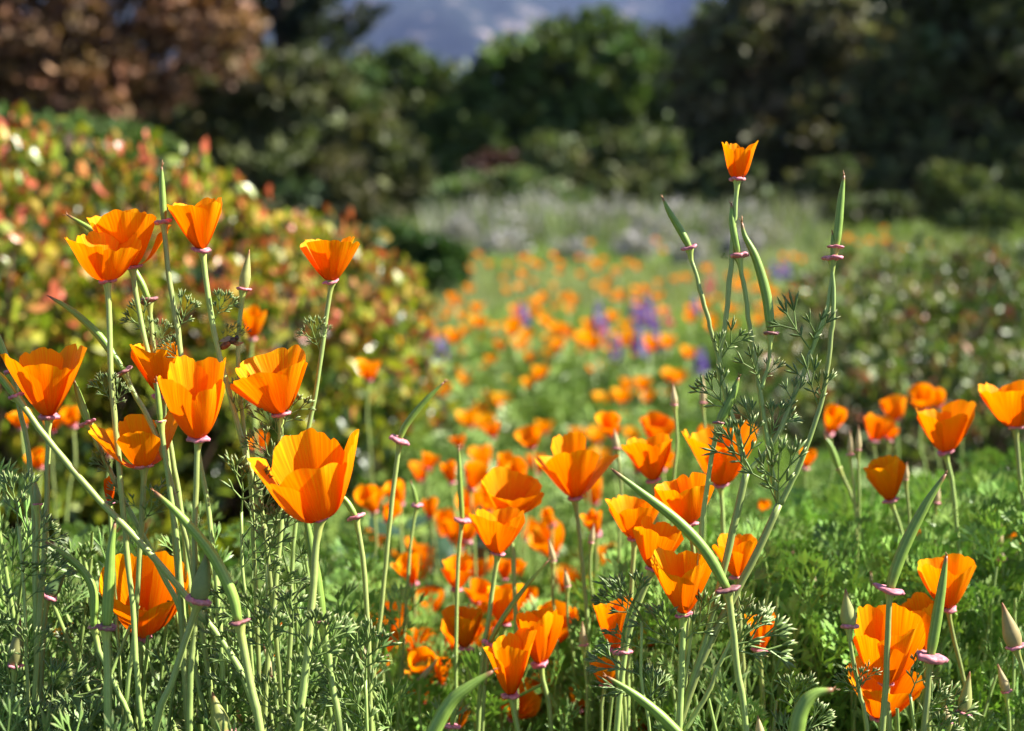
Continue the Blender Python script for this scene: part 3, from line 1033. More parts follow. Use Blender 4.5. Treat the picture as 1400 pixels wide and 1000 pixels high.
def build_meadow():
    mb = MB()
    # feathery leaves of the mid meadow
    for k, lf in enumerate(LEAF_FLAT):
        m = 1300
        d = rng.uniform(1.65, 5.0, m) ** 1.0
        xl, xr = meadow_edges(d)
        px = rng.uniform(xl, xr)
        x = (px - 700) / F * d
        g = gz(x, d)
        h = rng.uniform(0.02, 0.24, m) * (0.6 + 0.4 * np.sin(x * 5 + d * 3) ** 2)
        pos = np.stack([x, d, g + h], -1)
        dirs = np.stack([rng.normal(0, .45, m), rng.normal(0, .45, m), np.ones(m)], -1)
        tint = np.array([1.2, 1.2, 0.95]) * rng.uniform(0.75, 1.35, (m, 1))
        scatter(mb, proto(lf), pos, dirs, rng.uniform(.07, .12, m), tint)
    o = obj('meadow_foliage', mb.mesh('meadow_foliage', M['leaf'], smooth=False))
    tag(o, 'soft feathery green foliage filling the meadow', 'foliage', kind='stuff')
    # upright grass-like tufts
    bl = MB()
    for q in range(7):
        a = q * 0.9
        ox, oy = 0.10 * math.cos(a), 0.10 * math.sin(a)
        l1, l2 = 0.25 * math.cos(a * 1.7), 0.25 * math.sin(a * 1.7)
        w_ = 0.022
        hh = 0.7 + 0.3 * math.sin(q * 2.2)
        bl.add([[ox - w_, oy, 0], [ox + w_, oy, 0], [ox + l1 * 0.4 + w_ * 1.1, oy + l2 * 0.4, 0.55 * hh], [ox + l1 * 0.4 - w_ * 1.1, oy + l2 * 0.4, 0.55 * hh], [ox + l1, oy + l2, hh]],
               [[3, 2, 4]], [[0, 1, 2, 3]], (1, 1, 1))
    pr = proto(bl)
    gb = MB()
    for d0, d1, m, hs in ((2.6, 6, 7000, .24), (6, 13, 9000, .28), (13, 20, 3500, .35)):
        d = rng.uniform(d0, d1, m)
        xl, xr = meadow_edges(d)
        px = rng.uniform(xl, xr)
        x = (px - 700) / F * d
        pos = np.stack([x, d, gz(x, d) - 0.01], -1)
        dirs = np.stack([rng.normal(0, .16, m), rng.normal(0, .16, m), np.ones(m)], -1)
        patch = np.sin(x * 1.9 + 0.6) * np.sin(d * 1.3 + 0.4)
        tint = np.where(patch[:, None] > 0.1, np.array([[0.205, 0.29, 0.07]]), np.array([[0.22, 0.26, 0.105]])) * rng.uniform(.7, 1.3, (m, 1))
        scatter(gb, pr, pos, dirs, hs * rng.uniform(.55, 1.15, m), tint)
    m = 600
    d = rng.uniform(9.8, 15.5, m)
    px = rng.uniform(585, 1110, m)
    x = (px - 700) / F * d
    pos = np.stack([x, d, gz(x, d) - 0.01], -1)
    dirs = np.stack([rng.normal(0, .14, m), rng.normal(0, .14, m), np.ones(m)], -1)
    tint = np.where(rng.random((m, 1)) < .5, np.array([[0.15, 0.20, 0.08]]), np.array([[0.20, 0.20, 0.15]])) * rng.uniform(.75, 1.25, (m, 1))
    scatter(gb, pr, pos, dirs, rng.uniform(.3, .62, m) * sstep(9.5, 12.5, d) + .12, tint)
    for y0, y1, x0, x1, m, hs in ((0.5, 3.5, -2.6, -0.75, 2200, .2), (0.5, 3.5, 0.75, 2.6, 2200, .2), (3.2, 20, -9, -1.0, 4200, .22), (3.2, 20, 1.5, 9, 3600, .22)):
        y = rng.uniform(y0, y1, m)
        x = rng.uniform(x0, x1, m)
        keep = (np.abs(x) / y > 0.40) | (y > 3.6)
        x, y = x[keep], y[keep]
        m = len(x)
        pos = np.stack([x, y, gz(x, y) - 0.01], -1)
        dirs = np.stack([rng.normal(0, .2, m), rng.normal(0, .2, m), np.ones(m)], -1)
        tint = np.array([[0.15, 0.205, 0.06]]) * rng.uniform(.6, 1.3, (m, 1))
        scatter(gb, pr, pos, dirs, hs * rng.uniform(.5, 1.15, m), tint)
    o = obj('meadow_grass', gb.mesh('meadow_grass', M['grass'], smooth=False))
    tag(o, 'short green meadow grass between the poppies', 'grass', kind='stuff')


build_meadow()


def canopy_y(px, d):
    """Photo row that the front foliage reaches up to, by column and depth."""
    near = np.interp(px, [-100, 0, 150, 300, 420, 500, 560, 800, 900, 1000, 1100, 1250, 1400, 1500], [600, 630, 690, 700, 720, 850, 970, 970, 930, 900, 900, 930, 920, 900])
    mid = np.interp(px, [-100, 0, 150, 300, 420, 500, 600, 780, 860, 1000, 1100, 1250, 1400, 1500], [600, 610, 640, 650, 660, 790, 880, 830, 770, 730, 710, 705, 650, 640])
    far = np.interp(px, [-100, 150, 300, 420, 500, 600, 780, 900, 1000, 1100, 1250, 1400, 1500], [600, 640, 650, 660, 760, 830, 770, 700, 690, 680, 660, 620, 620])
    y = np.where(d < 1.15, near + (mid - near) * sstep(0.88, 1.15, d), mid + (far - mid) * sstep(1.15, 1.6, d))
    return y + 300 * sstep(0.955, 0.88, d)


def build_front_foliage():
    sb = MB()
    mbs = MB()
    jobs = [(0.80, 1.05, 300, True), (1.05, 1.35, 380, False), (1.35, 1.75, 420, False)]
    PL = [proto(l) for l in LEAF]
    PS = [proto(l) for l in LEAF_SMALL]
    PF = [proto(l) for l in LEAF_FLAT]
    for d0, d1, m, solid in jobs:
        d = rng.uniform(d0, d1, m)
        px = rng.uniform(-120, 1520, m)
        if solid:
            left = rng.random(m) < 0.28
            px = np.where(left, rng.uniform(-80, 480, m), px)
        if not solid:
            thin = (px < 470) & (rng.random(m) < 0.75)
            px = np.where(thin, rng.uniform(800, 1520, m), px)
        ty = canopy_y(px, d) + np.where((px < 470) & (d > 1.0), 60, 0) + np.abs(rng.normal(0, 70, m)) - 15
        p = np.array([P(a, b, c) for a, b, c in zip(px, ty, d)])
        g = gz(p[:, 0], p[:, 1])
        top = np.maximum(p[:, 2], g + 0.05)
        lean = rng.normal(0, 0.24, (m, 2))
        bx = p[:, :2] - lean * (top - g)[:, None]
        base = np.stack([bx[:, 0], bx[:, 1], gz(bx[:, 0], bx[:, 1]) - 0.01], -1)
        tip = np.stack([p[:, 0], p[:, 1], top - 0.035], -1)
        tip[:, 2] = np.maximum(tip[:, 2], base[:, 2] + 0.03)
        for k in range(m):
            mid = (base[k] + tip[k]) / 2 + rng.normal(0, 0.008, 3)
            tube(sb, [base[k], mid, tip[k]], [0.0021, 0.0017, 0.0012], 5, 0, GREEN * rng.uniform(.8, 1.1), cap=False)
        nl = 6
        for q in range(nl):
            s = np.clip(1 - q * 0.15 - rng.uniform(0, .08, m), 0.1, 1)[:, None]
            pos = base + (tip - base) * s
            okp = clear_of_blooms(pos)
            ang = rng.uniform(0, 6.28, m)
            spread = 0.30 + 0.16 * q
            dirs = np.stack([np.cos(ang) * spread, np.sin(ang) * spread, np.ones(m)], -1)
            sz = rng.uniform(0.030, 0.054, m) * (1 + 0.08 * q)
            tint = np.array([1.0, 1.1, 1.0]) * rng.uniform(0.7, 1.35, (m, 1)) * (1 + rng.normal(0, 0.05, (m, 3)))
            if not solid:
                tint = tint * np.array([1.12, 1.16, 0.88]) * np.where(px < 470, .6, 1.0)[:, None]  # left-hand leaves get a darker colour, painting in deeper shade
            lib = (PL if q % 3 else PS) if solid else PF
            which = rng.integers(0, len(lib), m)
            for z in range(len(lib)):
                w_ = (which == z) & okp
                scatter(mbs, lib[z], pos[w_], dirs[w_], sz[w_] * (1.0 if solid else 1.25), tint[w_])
    o = obj('front_foliage', mbs.mesh('front_foliage', M['leaf'], smooth=False))
    tag(o, 'finely divided blue-green leaves massed among the front poppies', 'foliage', kind='stuff')
    st = obj('leaf_stalks', sb.mesh('leaf_stalks', M['stem']), o)
    st['kind'] = 'stuff'


# ================================================================== POPPIES IN FRONT
# (label, base px, top y, x-left, x-right, depth, stem path below the base, options)
BLOOMS = []


def clear_of_blooms(pos):
    """True where a leaf does not grow right across a front bloom."""
    v = pos - CAM
    dd = v @ FW
    px = 700 + v @ RT / dd * F
    py = 500 - v @ UP / dd * F
    ok = np.ones(len(pos), bool)
    for x0, x1, y0, y1, bd in BLOOMS:
        ok &= ~((px > x0 - 45) & (px < x1 + 45) & (py > y0 - 20) & (py < y1 + 70) & (dd < bd + 0.03))
    return ok


def poppy(label, base_px, top, xl, xr, d, path, sr=0.0018, leaves=(), lean=None, fwd=0, group=None, drift=None, **kw):
    pts = stem_pts([base_px] + list(path), d)
    base = pts[-1] + np.array([0, 0, 0.012])
    t = thing('poppy', label, 'poppy', base, group)
    seed = int(base_px[0] * 3 + base_px[1])
    obj('stem', stem_mesh(pts, sr, seed=seed, origin=base), t)
    if d < 1.07 and group is None:
        BLOOMS.append((xl, xr, top, base_px[1], d))
    sc = d / F
    H = (base_px[1] - top) * sc
    Wd = (xr - xl) * sc
    off = ((xl + xr) / 2 - base_px[0]) * sc
    if lean is None:
        lean = math.degrees(math.atan2(off, H * 0.75))
    ax = head_axis(lean, fwd)
    flower_parts(t, base, pts[0], ax, Wd / 2 * 0.97, H * 0.99, seed=seed, rimrad=kw.pop('rimrad', 0.0056), **kw)
    for (px, py, ang, size, *r_) in leaves:
        add_leaf(t, base, P(px, py, d), ang, size, *(r_[:1]), small=(len(r_) > 1 and r_[1]))
    return t


def pod_thing(label, pod, rimpx, path, d, w_px, sr=0.0017, leaves=(), brown=False, group=None, rr=0.0055):
    ppts = [P(a[0], a[1], a[2] if len(a) > 2 else d) for a in pod] + [P(rimpx[0], rimpx[1], d)]
    pts = stem_pts([rimpx] + list(path), d)
    base = pts[-1] + np.array([0, 0, 0.012])
    t = thing('poppy_seed_pod', label, 'seed pod', base, group)
    seed = int(rimpx[0] * 5 + rimpx[1])
    obj('stem', stem_mesh(pts, sr, seed=seed, origin=base), t)
    pd = obj('seed_pod', pod_mesh(ppts, w_px / 2 * d / F, base, seed), t)
    ax = ppts[-2] - ppts[-1]
    ax2 = pts[0] - pts[1]
    ax = ax / np.linalg.norm(ax) + ax2 / np.linalg.norm(ax2)
    rim(t, base, ppts[-1] - ax * 0.0004, ax / np.linalg.norm(ax), rr, brown)
    for (px, py, ang, size, *r_) in leaves:
        add_leaf(t, base, P(px, py, d), ang, size, *(r_[:1]), small=(len(r_) > 1 and r_[1]))
    return t


def bud_mesh(pt, tip, wr, origin, tipcol=(0.30, 0.10, 0.05), body=(0.34, 0.36, 0.12)):
    pt, tip = np.asarray(pt), np.asarray(tip)
    n = 16
    s = np.linspace(0, 1, n)
    prof = np.interp(s, [0, 0.05, 0.18, 0.32, 0.55, 0.8, 0.95, 1], [0.55, 0.8, 0.98, 1.0, 0.72, 0.34, 0.14, 0.05])
    pp = pt + (tip - pt) * s[:, None]
    b, tc = np.asarray(body), np.asarray(tipcol)
    col = b + (tc - b) * (sstep(0.72, 1.0, s)[:, None])
    mb = MB()
    tube(mb, pp, prof * wr, 14, 0.015, col, (1.08, 1.06, 1.0))
    return mb.mesh('bud_cap', M['bud'], origin=origin)


def bud_thing(label, tip, rimpx, path, d, w_px, sr=0.0015, leaves=(), group=None, body=(0.34, 0.36, 0.12), rr=None, grounded=True):
    pts = stem_pts([rimpx] + list(path), d)
    base = pts[-1] + np.array([0, 0, 0.012])
    t = thing('poppy_bud', label, 'flower bud', base, group)
    obj('stem', stem_mesh(pts, sr, seed=int(tip[0]), origin=base), t)
    p0, p1 = pts[0], P(tip[0], tip[1], d)
    ax = (p1 - p0) / np.linalg.norm(p1 - p0)
    obj('bud_cap', bud_mesh(p0 - ax * 0.0006, p1, w_px / 2 * d / F, base, body=body), t)
    rim(t, base, p0, ax, rr or w_px / 2 * d / F * 1.15)
    for (px, py, ang, size, *r_) in leaves:
        add_leaf(t, base, P(px, py, d), ang, size, *(r_[:1]), small=(len(r_) > 1 and r_[1]))
    return t


random.seed(21)
# ---- left cluster, sharp
poppy('wide-open poppy in front of another, overlapping its petals', (146, 383), 310, 97, 197, .895, [(151, 440), (153, 520), (160, 600), (168, 700), (180, 830), (190, 960)], yaw=40, e=.68, hp=1.15, curl=.10, fwd=6,
      leaves=[(154, 555, -24, .026), (155, 560, 26, .022)], ov={0: dict(fR=.95, fH=.80), 1: dict(fR=.75, fH=.86), 2: dict(fR=1.05, fH=.86), 3: dict(fR=.9, fH=.70)})
poppy('poppy half hidden behind the wide-open one, one petal stretched sideways', (180, 364), 292, 122, 226, .925, [(186, 410), (198, 470), (213, 530), (222, 600), (236, 700), (250, 850)], yaw=10, e=.7, hp=1.1, lean=-4,
      ov={0: dict(az=4, fR=1.1, fH=.72, wd=.55), 1: dict(az=110, fR=.7, fH=1.06, wd=1.1), 2: dict(az=175, fR=1.0, fH=1.0)})
poppy('poppy touching the pink rim of the straight upright seed pod', (276, 341), 274, 235, 309, .91, [(284, 395), (293, 450), (303, 500), (318, 560), (335, 620), (358, 700), (372, 800)], yaw=62, e=.9, curl=.08,
      leaves=[(292, 440, 28, .026), (300, 470, 45, .02), (320, 575, 20, .03)], ov={3: dict(fH=.92), 0: dict(fH=1.06)})
poppy('poppy standing alone on a stem with one small leaf halfway, against the hedge', (453, 384), 329, 415, 487, .91, [(446, 430), (438, 490), (428, 560), (420, 600), (408, 700), (400, 800)], yaw=35, e=.86, curl=.10, sr=.0015,
      leaves=[(438, 482, -18, .026, 10), (441, 470, 12, .016, 0, True)])
poppy('poppy with pointed side petals above a straight thin stem, beside the tilted pod', (66, 569), 476, 16, 117, .90, [(65, 640), (62, 700), (55, 800), (45, 950)], yaw=28, e=.92, curl=.08, fwd=4,
      ov={2: dict(fR=1.12, fH=.98, dip=.34), 0: dict(fR=1.1, fH=1.0, dip=.30), 3: dict(fR=.8, fH=.86), 1: dict(fR=.7, fH=.98)})
poppy('poppy tucked just behind the tall cupped one', (222, 540), 468, 183, 256, .93, [(226, 600), (234, 680), (244, 800)], yaw=50, e=.9, curl=.03, lean=-6)
poppy('tall cupped poppy with smooth rounded petals, overlapping the one behind it', (271, 599), 496, 221, 316, .86, [(269, 660), (268, 740), (266, 850), (258, 960)], yaw=45, e=.72, hp=1.08, curl=.0, fwd=5,
      ov={3: dict(fH=.78, fR=.95), 2: dict(fR=1.05, fH=.9), 0: dict(fR=1.02, fH=1.06), 1: dict(fR=.8, fH=1.05)})
poppy('shallow open poppy below the tall cupped one, over a feathery leaf', (196, 637), 570, 139, 245, .905, [(193, 690), (190, 780), (182, 880), (172, 980)], yaw=20, e=.62, hp=1.25, curl=.10, fwd=6,
      ov={0: dict(fR=1.05, fH=1.05, wd=.8), 2: dict(fR=1.08, fH=.94, wd=.8), 3: dict(fR=.62, fH=.86), 1: dict(fR=.6, fH=1.02)}, leaves=[(194, 690, 60, .026), (194, 700, -50, .03), (192, 720, 35, .036)])
poppy('tapering poppy over the stem right behind the biggest flower', (384, 565), 480, 320, 420, .905, [(384, 640), (383, 720), (375, 820), (362, 940)], yaw=58, e=.88, curl=.06, fwd=4,
      ov={2: dict(fR=1.2, fH=.82), 3: dict(fH=.80)}, leaves=[(384, 590, 25, .034), (384, 600, -35, .03), (383, 640, -40, .036), (383, 680, 30, .05)])
poppy('biggest poppy, a broad bowl lit yellow inside', (436, 708), 596, 352, 498, .87, [(430, 770), (424, 850), (416, 930), (408, 1000)], sr=.0024, yaw=38, e=.60, hp=1.18, curl=.02, fwd=10, rimrad=.0068, wd=1.0,
      ov={2: dict(az=206, fR=1.02, fH=.86, wd=1.15, curl=.10, cv=.40), 0: dict(az=10, fR=.95, fH=.98, wd=.85, dip=.35), 1: dict(az=104, fR=.66, fH=1.04, wd=1.35, dip=.3, cv=.5), 3: dict(az=298, fR=.80, fH=.84, wd=1.15, cv=.5)}, leaves=[(418, 920, 28, .05), (420, 890, -30, .05)])
poppy('wide poppy facing out behind crossing stems and a fat pod', (196, 866), 757, 140, 256, .955, [(192, 920), (186, 990)], yaw=50, e=.72, hp=1.0, curl=.10, fwd=26, lean=4)
poppy('furled red-orange poppy still rolled shut like a candle', (150, 686), 652, 142, 158, .93, [(152, 720), (158, 800), (165, 920)], sr=.0011, yaw=45, e=.35, curl=-.3, red=.9, rimrad=.003, stam=False, cv=.6, wd=1.2)

# ---- right-hand clump, sharp
poppy('fringed poppy crossed by the long curved seed pod stem, lowest of three', (935, 838), 757, 893, 968, .90, [(932, 900), (930, 960), (928, 1000)], sr=.0022, yaw=48, e=.86, curl=.04, fwd=5, leaves=[(933, 900, -38, .05), (934, 880, 40, .045)])
poppy('poppy right above the lowest one, half behind it', (893, 777), 714, 864, 931, .945, [(880, 810), (862, 860), (852, 920), (845, 1000)], sr=.0021, yaw=70, e=.8, curl=.06, lean=10, leaves=[(870, 850, -40, .04)])
poppy('poppy with a frilled top edge behind the long curved seed pod', (942, 716), 653, 888, 976, .955, [(948, 760), (940, 850), (935, 960)], sr=.0016, yaw=30, e=.8, curl=.02)
poppy('ragged poppy beside the frilled one, petals spreading wide', (868, 736), 682, 831, 903, 1.03, [(866, 780), (860, 880), (858, 980)], yaw=15, e=.65, curl=.14)
poppy('broad poppy with a curled side petal next to a pale upright bud', (893, 656), 597, 849, 925, 1.10, [(896, 700), (898, 800), (900, 930)], yaw=45, e=.85, curl=.08)
poppy('broad poppy behind the feathery leaves of the tall stems', (985, 662), 583, 932, 1026, 1.10, [(988, 720), (992, 800), (990, 930)], yaw=25, e=.72, curl=.10, fwd=8)
poppy('poppy with three spread petals, the last one stretched out flat', (786, 680), 600, 733, 829, 1.10, [(792, 730), (800, 800), (806, 900)], yaw=5, e=.95, curl=.08, lean=-6, ov={0: dict(fR=1.25, fH=.62, wd=.6), 2: dict(fR=1.05, fH=.75), 1: dict(fR=.55, fH=1.1)})
poppy('poppy hanging low in front, its collar pink, under a drooping flower', (681, 756), 696, 648, 718, 1.03, [(674, 800), (668, 850), (658, 930)], yaw=60, e=.72, curl=.02)
poppy('drooping poppy directly over the lower one with the pink collar', (694, 703), 657, 655, 741, 1.09, [(700, 760), (704, 830), (706, 920)], yaw=20, e=.7, curl=.10, fwd=16)
poppy('poppy between the two thick crossing stems', (1008, 788), 735, 974, 1039, 1.02, [(1010, 830), (1015, 900), (1018, 980)], yaw=40, e=.8, curl=.06)
poppy('plump closed-cup poppy over the crumpled one by the dark pod', (738, 907), 837, 704, 763, 1.02, [(744, 940), (752, 990)], yaw=45, e=.7, curl=-.02)
poppy('crumpled poppy with folded petals under the plump one', (698, 950), 868, 665, 730, 1.0, [(702, 975), (708, 1000)], yaw=20, e=.8, curl=.12, jit=.25)
poppy('deep orange poppy with overlapping folded petals near the thin dark pod', (636, 885), 832, 609, 661, 1.10, [(644, 930), (650, 990)], yaw=70, e=.8, curl=.1, jit=.2, red=.3)
poppy('poppy behind the lilac-rimmed pod and a feathery sprig', (842, 886), 822, 810, 870, 1.0, [(846, 930), (850, 1000)], yaw=40, e=.7, curl=.06)
poppy('small poppy on a bent pale stem touching a slanting pod tip', (828, 936), 905, 806, 852, 1.02, [(823, 960), (822, 1000)], sr=.0012, yaw=45, e=.8, curl=.05, rimrad=.004)
poppy('small poppy peeping out behind a spray of feathery leaves', (1040, 888), 839, 1018, 1061, 1.04, [(1042, 930), (1044, 990)], yaw=30, e=.7, curl=.05, red=.2)
poppy('large poppy behind the pink-rimmed pod stem, above another flower', (1212, 932), 832, 1157, 1251, .96, [(1214, 970), (1216, 1000)], sr=.002, yaw=45, e=.62, hp=1.05, curl=.04, fwd=14)
poppy('poppy underneath the large one with petals spread apart', (1202, 980), 910, 1156, 1252, .985, [(1206, 1000), (1208, 1020)], yaw=5, e=.75, curl=.14, fwd=10)
poppy('poppy at the back of the pair by the thick upright pod', (1265, 888), 822, 1224, 1280, 1.0, [(1268, 930), (1270, 1000)], yaw=60, e=.8, curl=.05)
poppy('poppy crossed by the tip of the thick upright pod', (1296, 831), 765, 1253, 1331, 1.0, [(1303, 870), (1318, 930), (1330, 1000)], sr=.0015, yaw=35, e=.78, curl=.04)
poppy('poppy with a drooping collar beside a pale standing bud', (1217, 684), 627, 1177, 1237, 1.13, [(1230, 720), (1240, 780), (1248, 900)], yaw=55, e=.85, curl=.06, lean=-14)
poppy('many-petalled looking poppy pair-like bloom over feathery leaves', (1292, 618), 556, 1247, 1327, 1.13, [(1302, 660), (1310, 740), (1318, 850)], yaw=25, e=.7, curl=.12, jit=.2)
poppy('large poppy at the outer end of the bank above a thin stem', (1388, 584), 523, 1338, 1432, 1.10, [(1394, 640), (1402, 720), (1408, 850)], yaw=45, e=.7, curl=.06)

# ---- softer poppies further into the drift, placed one by one
mid = [(1225, 575, 36, 34, 1.7), (1262, 560, 40, 30, 1.75), (1283, 556, 24, 24, 1.8), (1134, 592, 30, 40, 1.55), (1194, 602, 42, 34, 1.45), (1101, 640, 24, 28, 1.5), (345, 462, 36, 40, 1.5),
       (838, 596, 32, 34, 1.6), (893, 602, 46, 32, 1.6), (872, 645, 30, 30, 1.5), (727, 612, 36, 24, 1.75), (686, 648, 32, 28, 1.6), (714, 662, 34, 36, 1.5), (644, 668, 34, 38, 1.5), (618, 660, 26, 30, 1.65), (629, 612, 20, 16, 1.9),
       (566, 798, 36, 40, 1.3), (484, 868, 28, 42, 1.3), (624, 805, 40, 44, 1.25), (650, 822, 44, 30, 1.3), (580, 930, 40, 46, 1.2), (604, 936, 26, 44, 1.18), (620, 1000, 34, 34, 1.1), (366, 925, 36, 42, 1.12), (372, 872, 30, 34, 1.15), (94, 878, 34, 36, 1.12),
       (100, 582, 28, 26, 1.6), (55, 640, 34, 24, 1.5), (150, 622, 34, 34, 1.4), (356, 614, 32, 20, 1.7), (1080, 726, 22, 14, 1.6), (512, 700, 36, 40, 1.45), (530, 712, 26, 34, 1.5), (548, 690, 26, 34, 1.55), (755, 718, 18, 28, 1.55), (816, 730, 26, 38, 1.35), (690, 792, 28, 28, 1.35),
       (1300, 760, 44, 22, 1.3), (1386, 756, 36, 30, 1.25), (1244, 784, 28, 22, 1.25), (524, 930, 26, 40, 1.2), (770, 980, 34, 28, 1.25), (726, 976, 40, 34, 1.25), (708, 790, 20, 26, 1.4), (715, 830, 28, 32, 1.35), (1070, 995, 34, 40, 1.15), (505, 520, 30, 28, 1.9), (584, 640, 26, 22, 1.8), (1040, 700, 18, 18, 1.5),
       (675, 598, 22, 20, 2.1), (663, 700, 24, 26, 1.6), (905, 640, 30, 26, 1.5), (1215, 600, 24, 20, 1.6), (1315, 590, 26, 24, 1.7), (960, 612, 34, 30, 1.6), (640, 740, 26, 28, 1.45), (588, 708, 22, 26, 1.6), (885, 880, 30, 30, 1.2), (910, 900, 24, 24, 1.25), (800, 640, 30, 26, 1.7), (30, 585, 30, 24, 1.5), (70, 590, 26, 22, 1.6)]
for _ in range(20):
    by = random.uniform(850, 1010)
    bx = random.uniform(500, 880)
    d = random.uniform(1.12, 1.45)
    wp = random.uniform(.026, .042) * F / d
    mid.append((bx, by, wp, wp * random.uniform(.7, 1.0), d))
for _ in range(10):
    by = random.uniform(700, 860)
    bx = random.uniform(1030, 1400)
    d = random.uniform(1.25, 1.5)
    wp = random.uniform(.016, .032) * F / d
    mid.append((bx, by, wp, wp * random.uniform(.7, 1.0), d))
for _ in range(34):
    by = random.uniform(630, 950)
    bx = random.uniform(490, 840)
    d = float(np.interp(by, [620, 760, 950], [2.2, 1.75, 1.35])) * random.uniform(.93, 1.1)
    wp = random.uniform(.030, .044) * F / d
    mid.append((bx, by, wp, wp * random.uniform(.75, 1.05), d))
for k, (bx, by, wp, hp_, d) in enumerate(mid):
    if bx < 480:
        lab, grp = 'small orange poppy glimpsed between the stems of the cluster before the red-tipped hedge', 'poppies behind the cluster by the red-tipped hedge'
    elif bx < 800:
        lab, grp = 'orange poppy in the hollow drift between the biggest poppy and the tall branching plant', 'poppies in the hollow of the drift'
    elif by < 660:
        lab, grp = 'orange poppy at the back edge of the bank before the low green hedge', 'poppies at the back edge of the bank'
    else:
        lab, grp = 'small orange poppy half sunk in the feathery leaves of the green bank', 'poppies sunk in the green bank'
    poppy(lab, (bx, by), by - hp_, bx - wp / 2, bx + wp / 2, d, [(bx + random.uniform(-4, 6), by + 50), (bx + random.uniform(-6, 10), by + 90)], sr=.0014, yaw=random.uniform(0, 90), e=random.uniform(.5, 1.0),
          curl=random.uniform(-.1, .18), fwd=random.uniform(-18, 34), lean=random.uniform(-22, 22), jit=.2, res=(9, 8), stam=False, group=grp, red=random.choice([0, 0, 0, .3, .5]), rimrad=.0045)

# ------------------------------------------------------------------ seed pods
random.seed(33)
pod_thing('straight upright seed pod, tallest in the poppy cluster by the hedge', [(221, 228), (222, 262)], (224, 302), [(231, 370), (241, 440), (252, 520), (268, 600), (285, 700), (300, 850)], .905, 9, leaves=[(243, 455, 22, .03), (250, 500, -30, .024)])
pod_thing('curved seed pod passing behind the two overlapping poppies', [(92, 294), (128, 316), (168, 350), (192, 385)], (203, 410), [(207, 440), (214, 500), (225, 560), (240, 640), (256, 760)], .94, 10, brown=True, leaves=[(209, 465, -28, .032), (213, 480, 25, .026)])
pod_thing('arched seed pod slanting down to the stem of the wide-open poppy', [(68, 406), (100, 426), (136, 460)], (169, 507), [(186, 545), (204, 575), (222, 620), (240, 690), (262, 780)], .905, 11, brown=True)
pod_thing('dark seed pod leaning out beside the poppy with pointed petals', [(-2, 455), (4, 478)], (15, 506), [(28, 560), (40, 620), (48, 720), (50, 850)], .93, 9)
pod_thing('long stemmed seed pod whose stem crosses the thin straight one', [(-30, 490), (0, 515)], (20, 541), [(64, 602), (118, 668), (170, 722), (215, 772), (262, 830), (300, 880), (340, 960)], .88, 10, sr=.002)
pod_thing('seed pod with flat pink rim behind the poppy with pointed petals', [(101, 520), (110, 548)], (120, 577), [(140, 620), (164, 672), (190, 720), (225, 790), (255, 860)], .91, 10, leaves=[(158, 655, -40, .026)])
pod_thing('short young pod standing against the tucked-in poppy', [(214, 522)], (219, 575), [(228, 640), (238, 720), (246, 820)], .885, 8, rr=.003)
pod_thing('fat curved seed pod crossing in front of the leafy stems', [(211, 672), (246, 705), (288, 755), (316, 810)], (326, 850), [(334, 890), (346, 950), (356, 1000)], .85, 15, sr=.0024, brown=True, rr=.0062)
pod_thing('fat upright seed pod before the wide poppy facing out', [(157, 714), (152, 750), (149, 800)], (146, 856), [(147, 920), (148, 1000)], .86, 15, sr=.0024, brown=True, rr=.0058)
pod_thing('bent seed pod hooked over beside the fat upright pod', [(60, 740), (88, 758), (116, 784), (128, 812)], (128, 856), [(136, 890), (158, 940), (180, 1000)], .90, 11, rr=.004)
pod_thing('dark seed pod under the biggest poppy, its rim brown', [(416, 694), (424, 740), (434, 800)], (441, 850), [(448, 890), (456, 950), (464, 1000)], .885, 14, sr=.0022, brown=True)
pod_thing('thin dark curved pod beside the meadow edge, alone on its stem', [(607, 523), (580, 550), (556, 580)], (546, 601), [(540, 650), (530, 730), (518, 840), (508, 960)], 1.0, 9, sr=.0017, rr=.0062)
pod_thing('pod bowed out from behind the biggest poppy', [(455, 672), (472, 684)], (486, 706), [(494, 750), (501, 820), (506, 930)], .93, 9)
pod_thing('thin upright pod with pink rim before the drift of poppies', [(627, 612), (629, 660)], (632, 711), [(626, 770), (624, 850), (622, 950)], 1.06, 7, sr=.0014, rr=.0062)
pod_thing('long arched seed pod with brown tip crossing three poppies', [(838, 643), (880, 676), (928, 714), (966, 756)], (994, 805), [(1000, 850), (1008, 910), (1020, 1000)], .875, 15, sr=.0022, rr=.0068, brown=True)
pod_thing('curved pod with a puffy pink collar by the large poppy', [(1293, 648), (1266, 690), (1240, 740), (1224, 780)], (1217, 806), [(1215, 860), (1213, 930), (1207, 1000)], .90, 15, sr=.0020, rr=.0078)
pod_thing('thick upright pod with the widest pink collar', [(1294, 760), (1288, 800), (1280, 850)], (1272, 898), [(1269, 950), (1264, 1000)], .90, 14, sr=.0021, rr=.0082)
pod_thing('slanting pod rising from the bottom to the small bent-stem poppy', [(829, 925), (862, 946), (900, 976)], (950, 1026), [(960, 1050), (970, 1090)], .86, 14, sr=.0022)
pod_thing('thick dark-tipped pod arching up beneath the crumpled poppy', [(674, 918), (640, 940), (612, 966)], (578, 1030), [(572, 1060), (566, 1100)], .80, 19, sr=.0024)
pod_thing('fat hooked grey-green pod with red tip near the feathery spray', [(1139, 943), (1112, 950), (1094, 976)], (1082, 1040), [(1080, 1070), (1076, 1100)], .79, 22, sr=.0024)
pod_thing('long thin dark pod reaching over the deep orange poppy', [(750, 766), (716, 806), (686, 848)], (669, 880), [(664, 930), (660, 1000)], 1.02, 7, sr=.0015, rr=.0058)
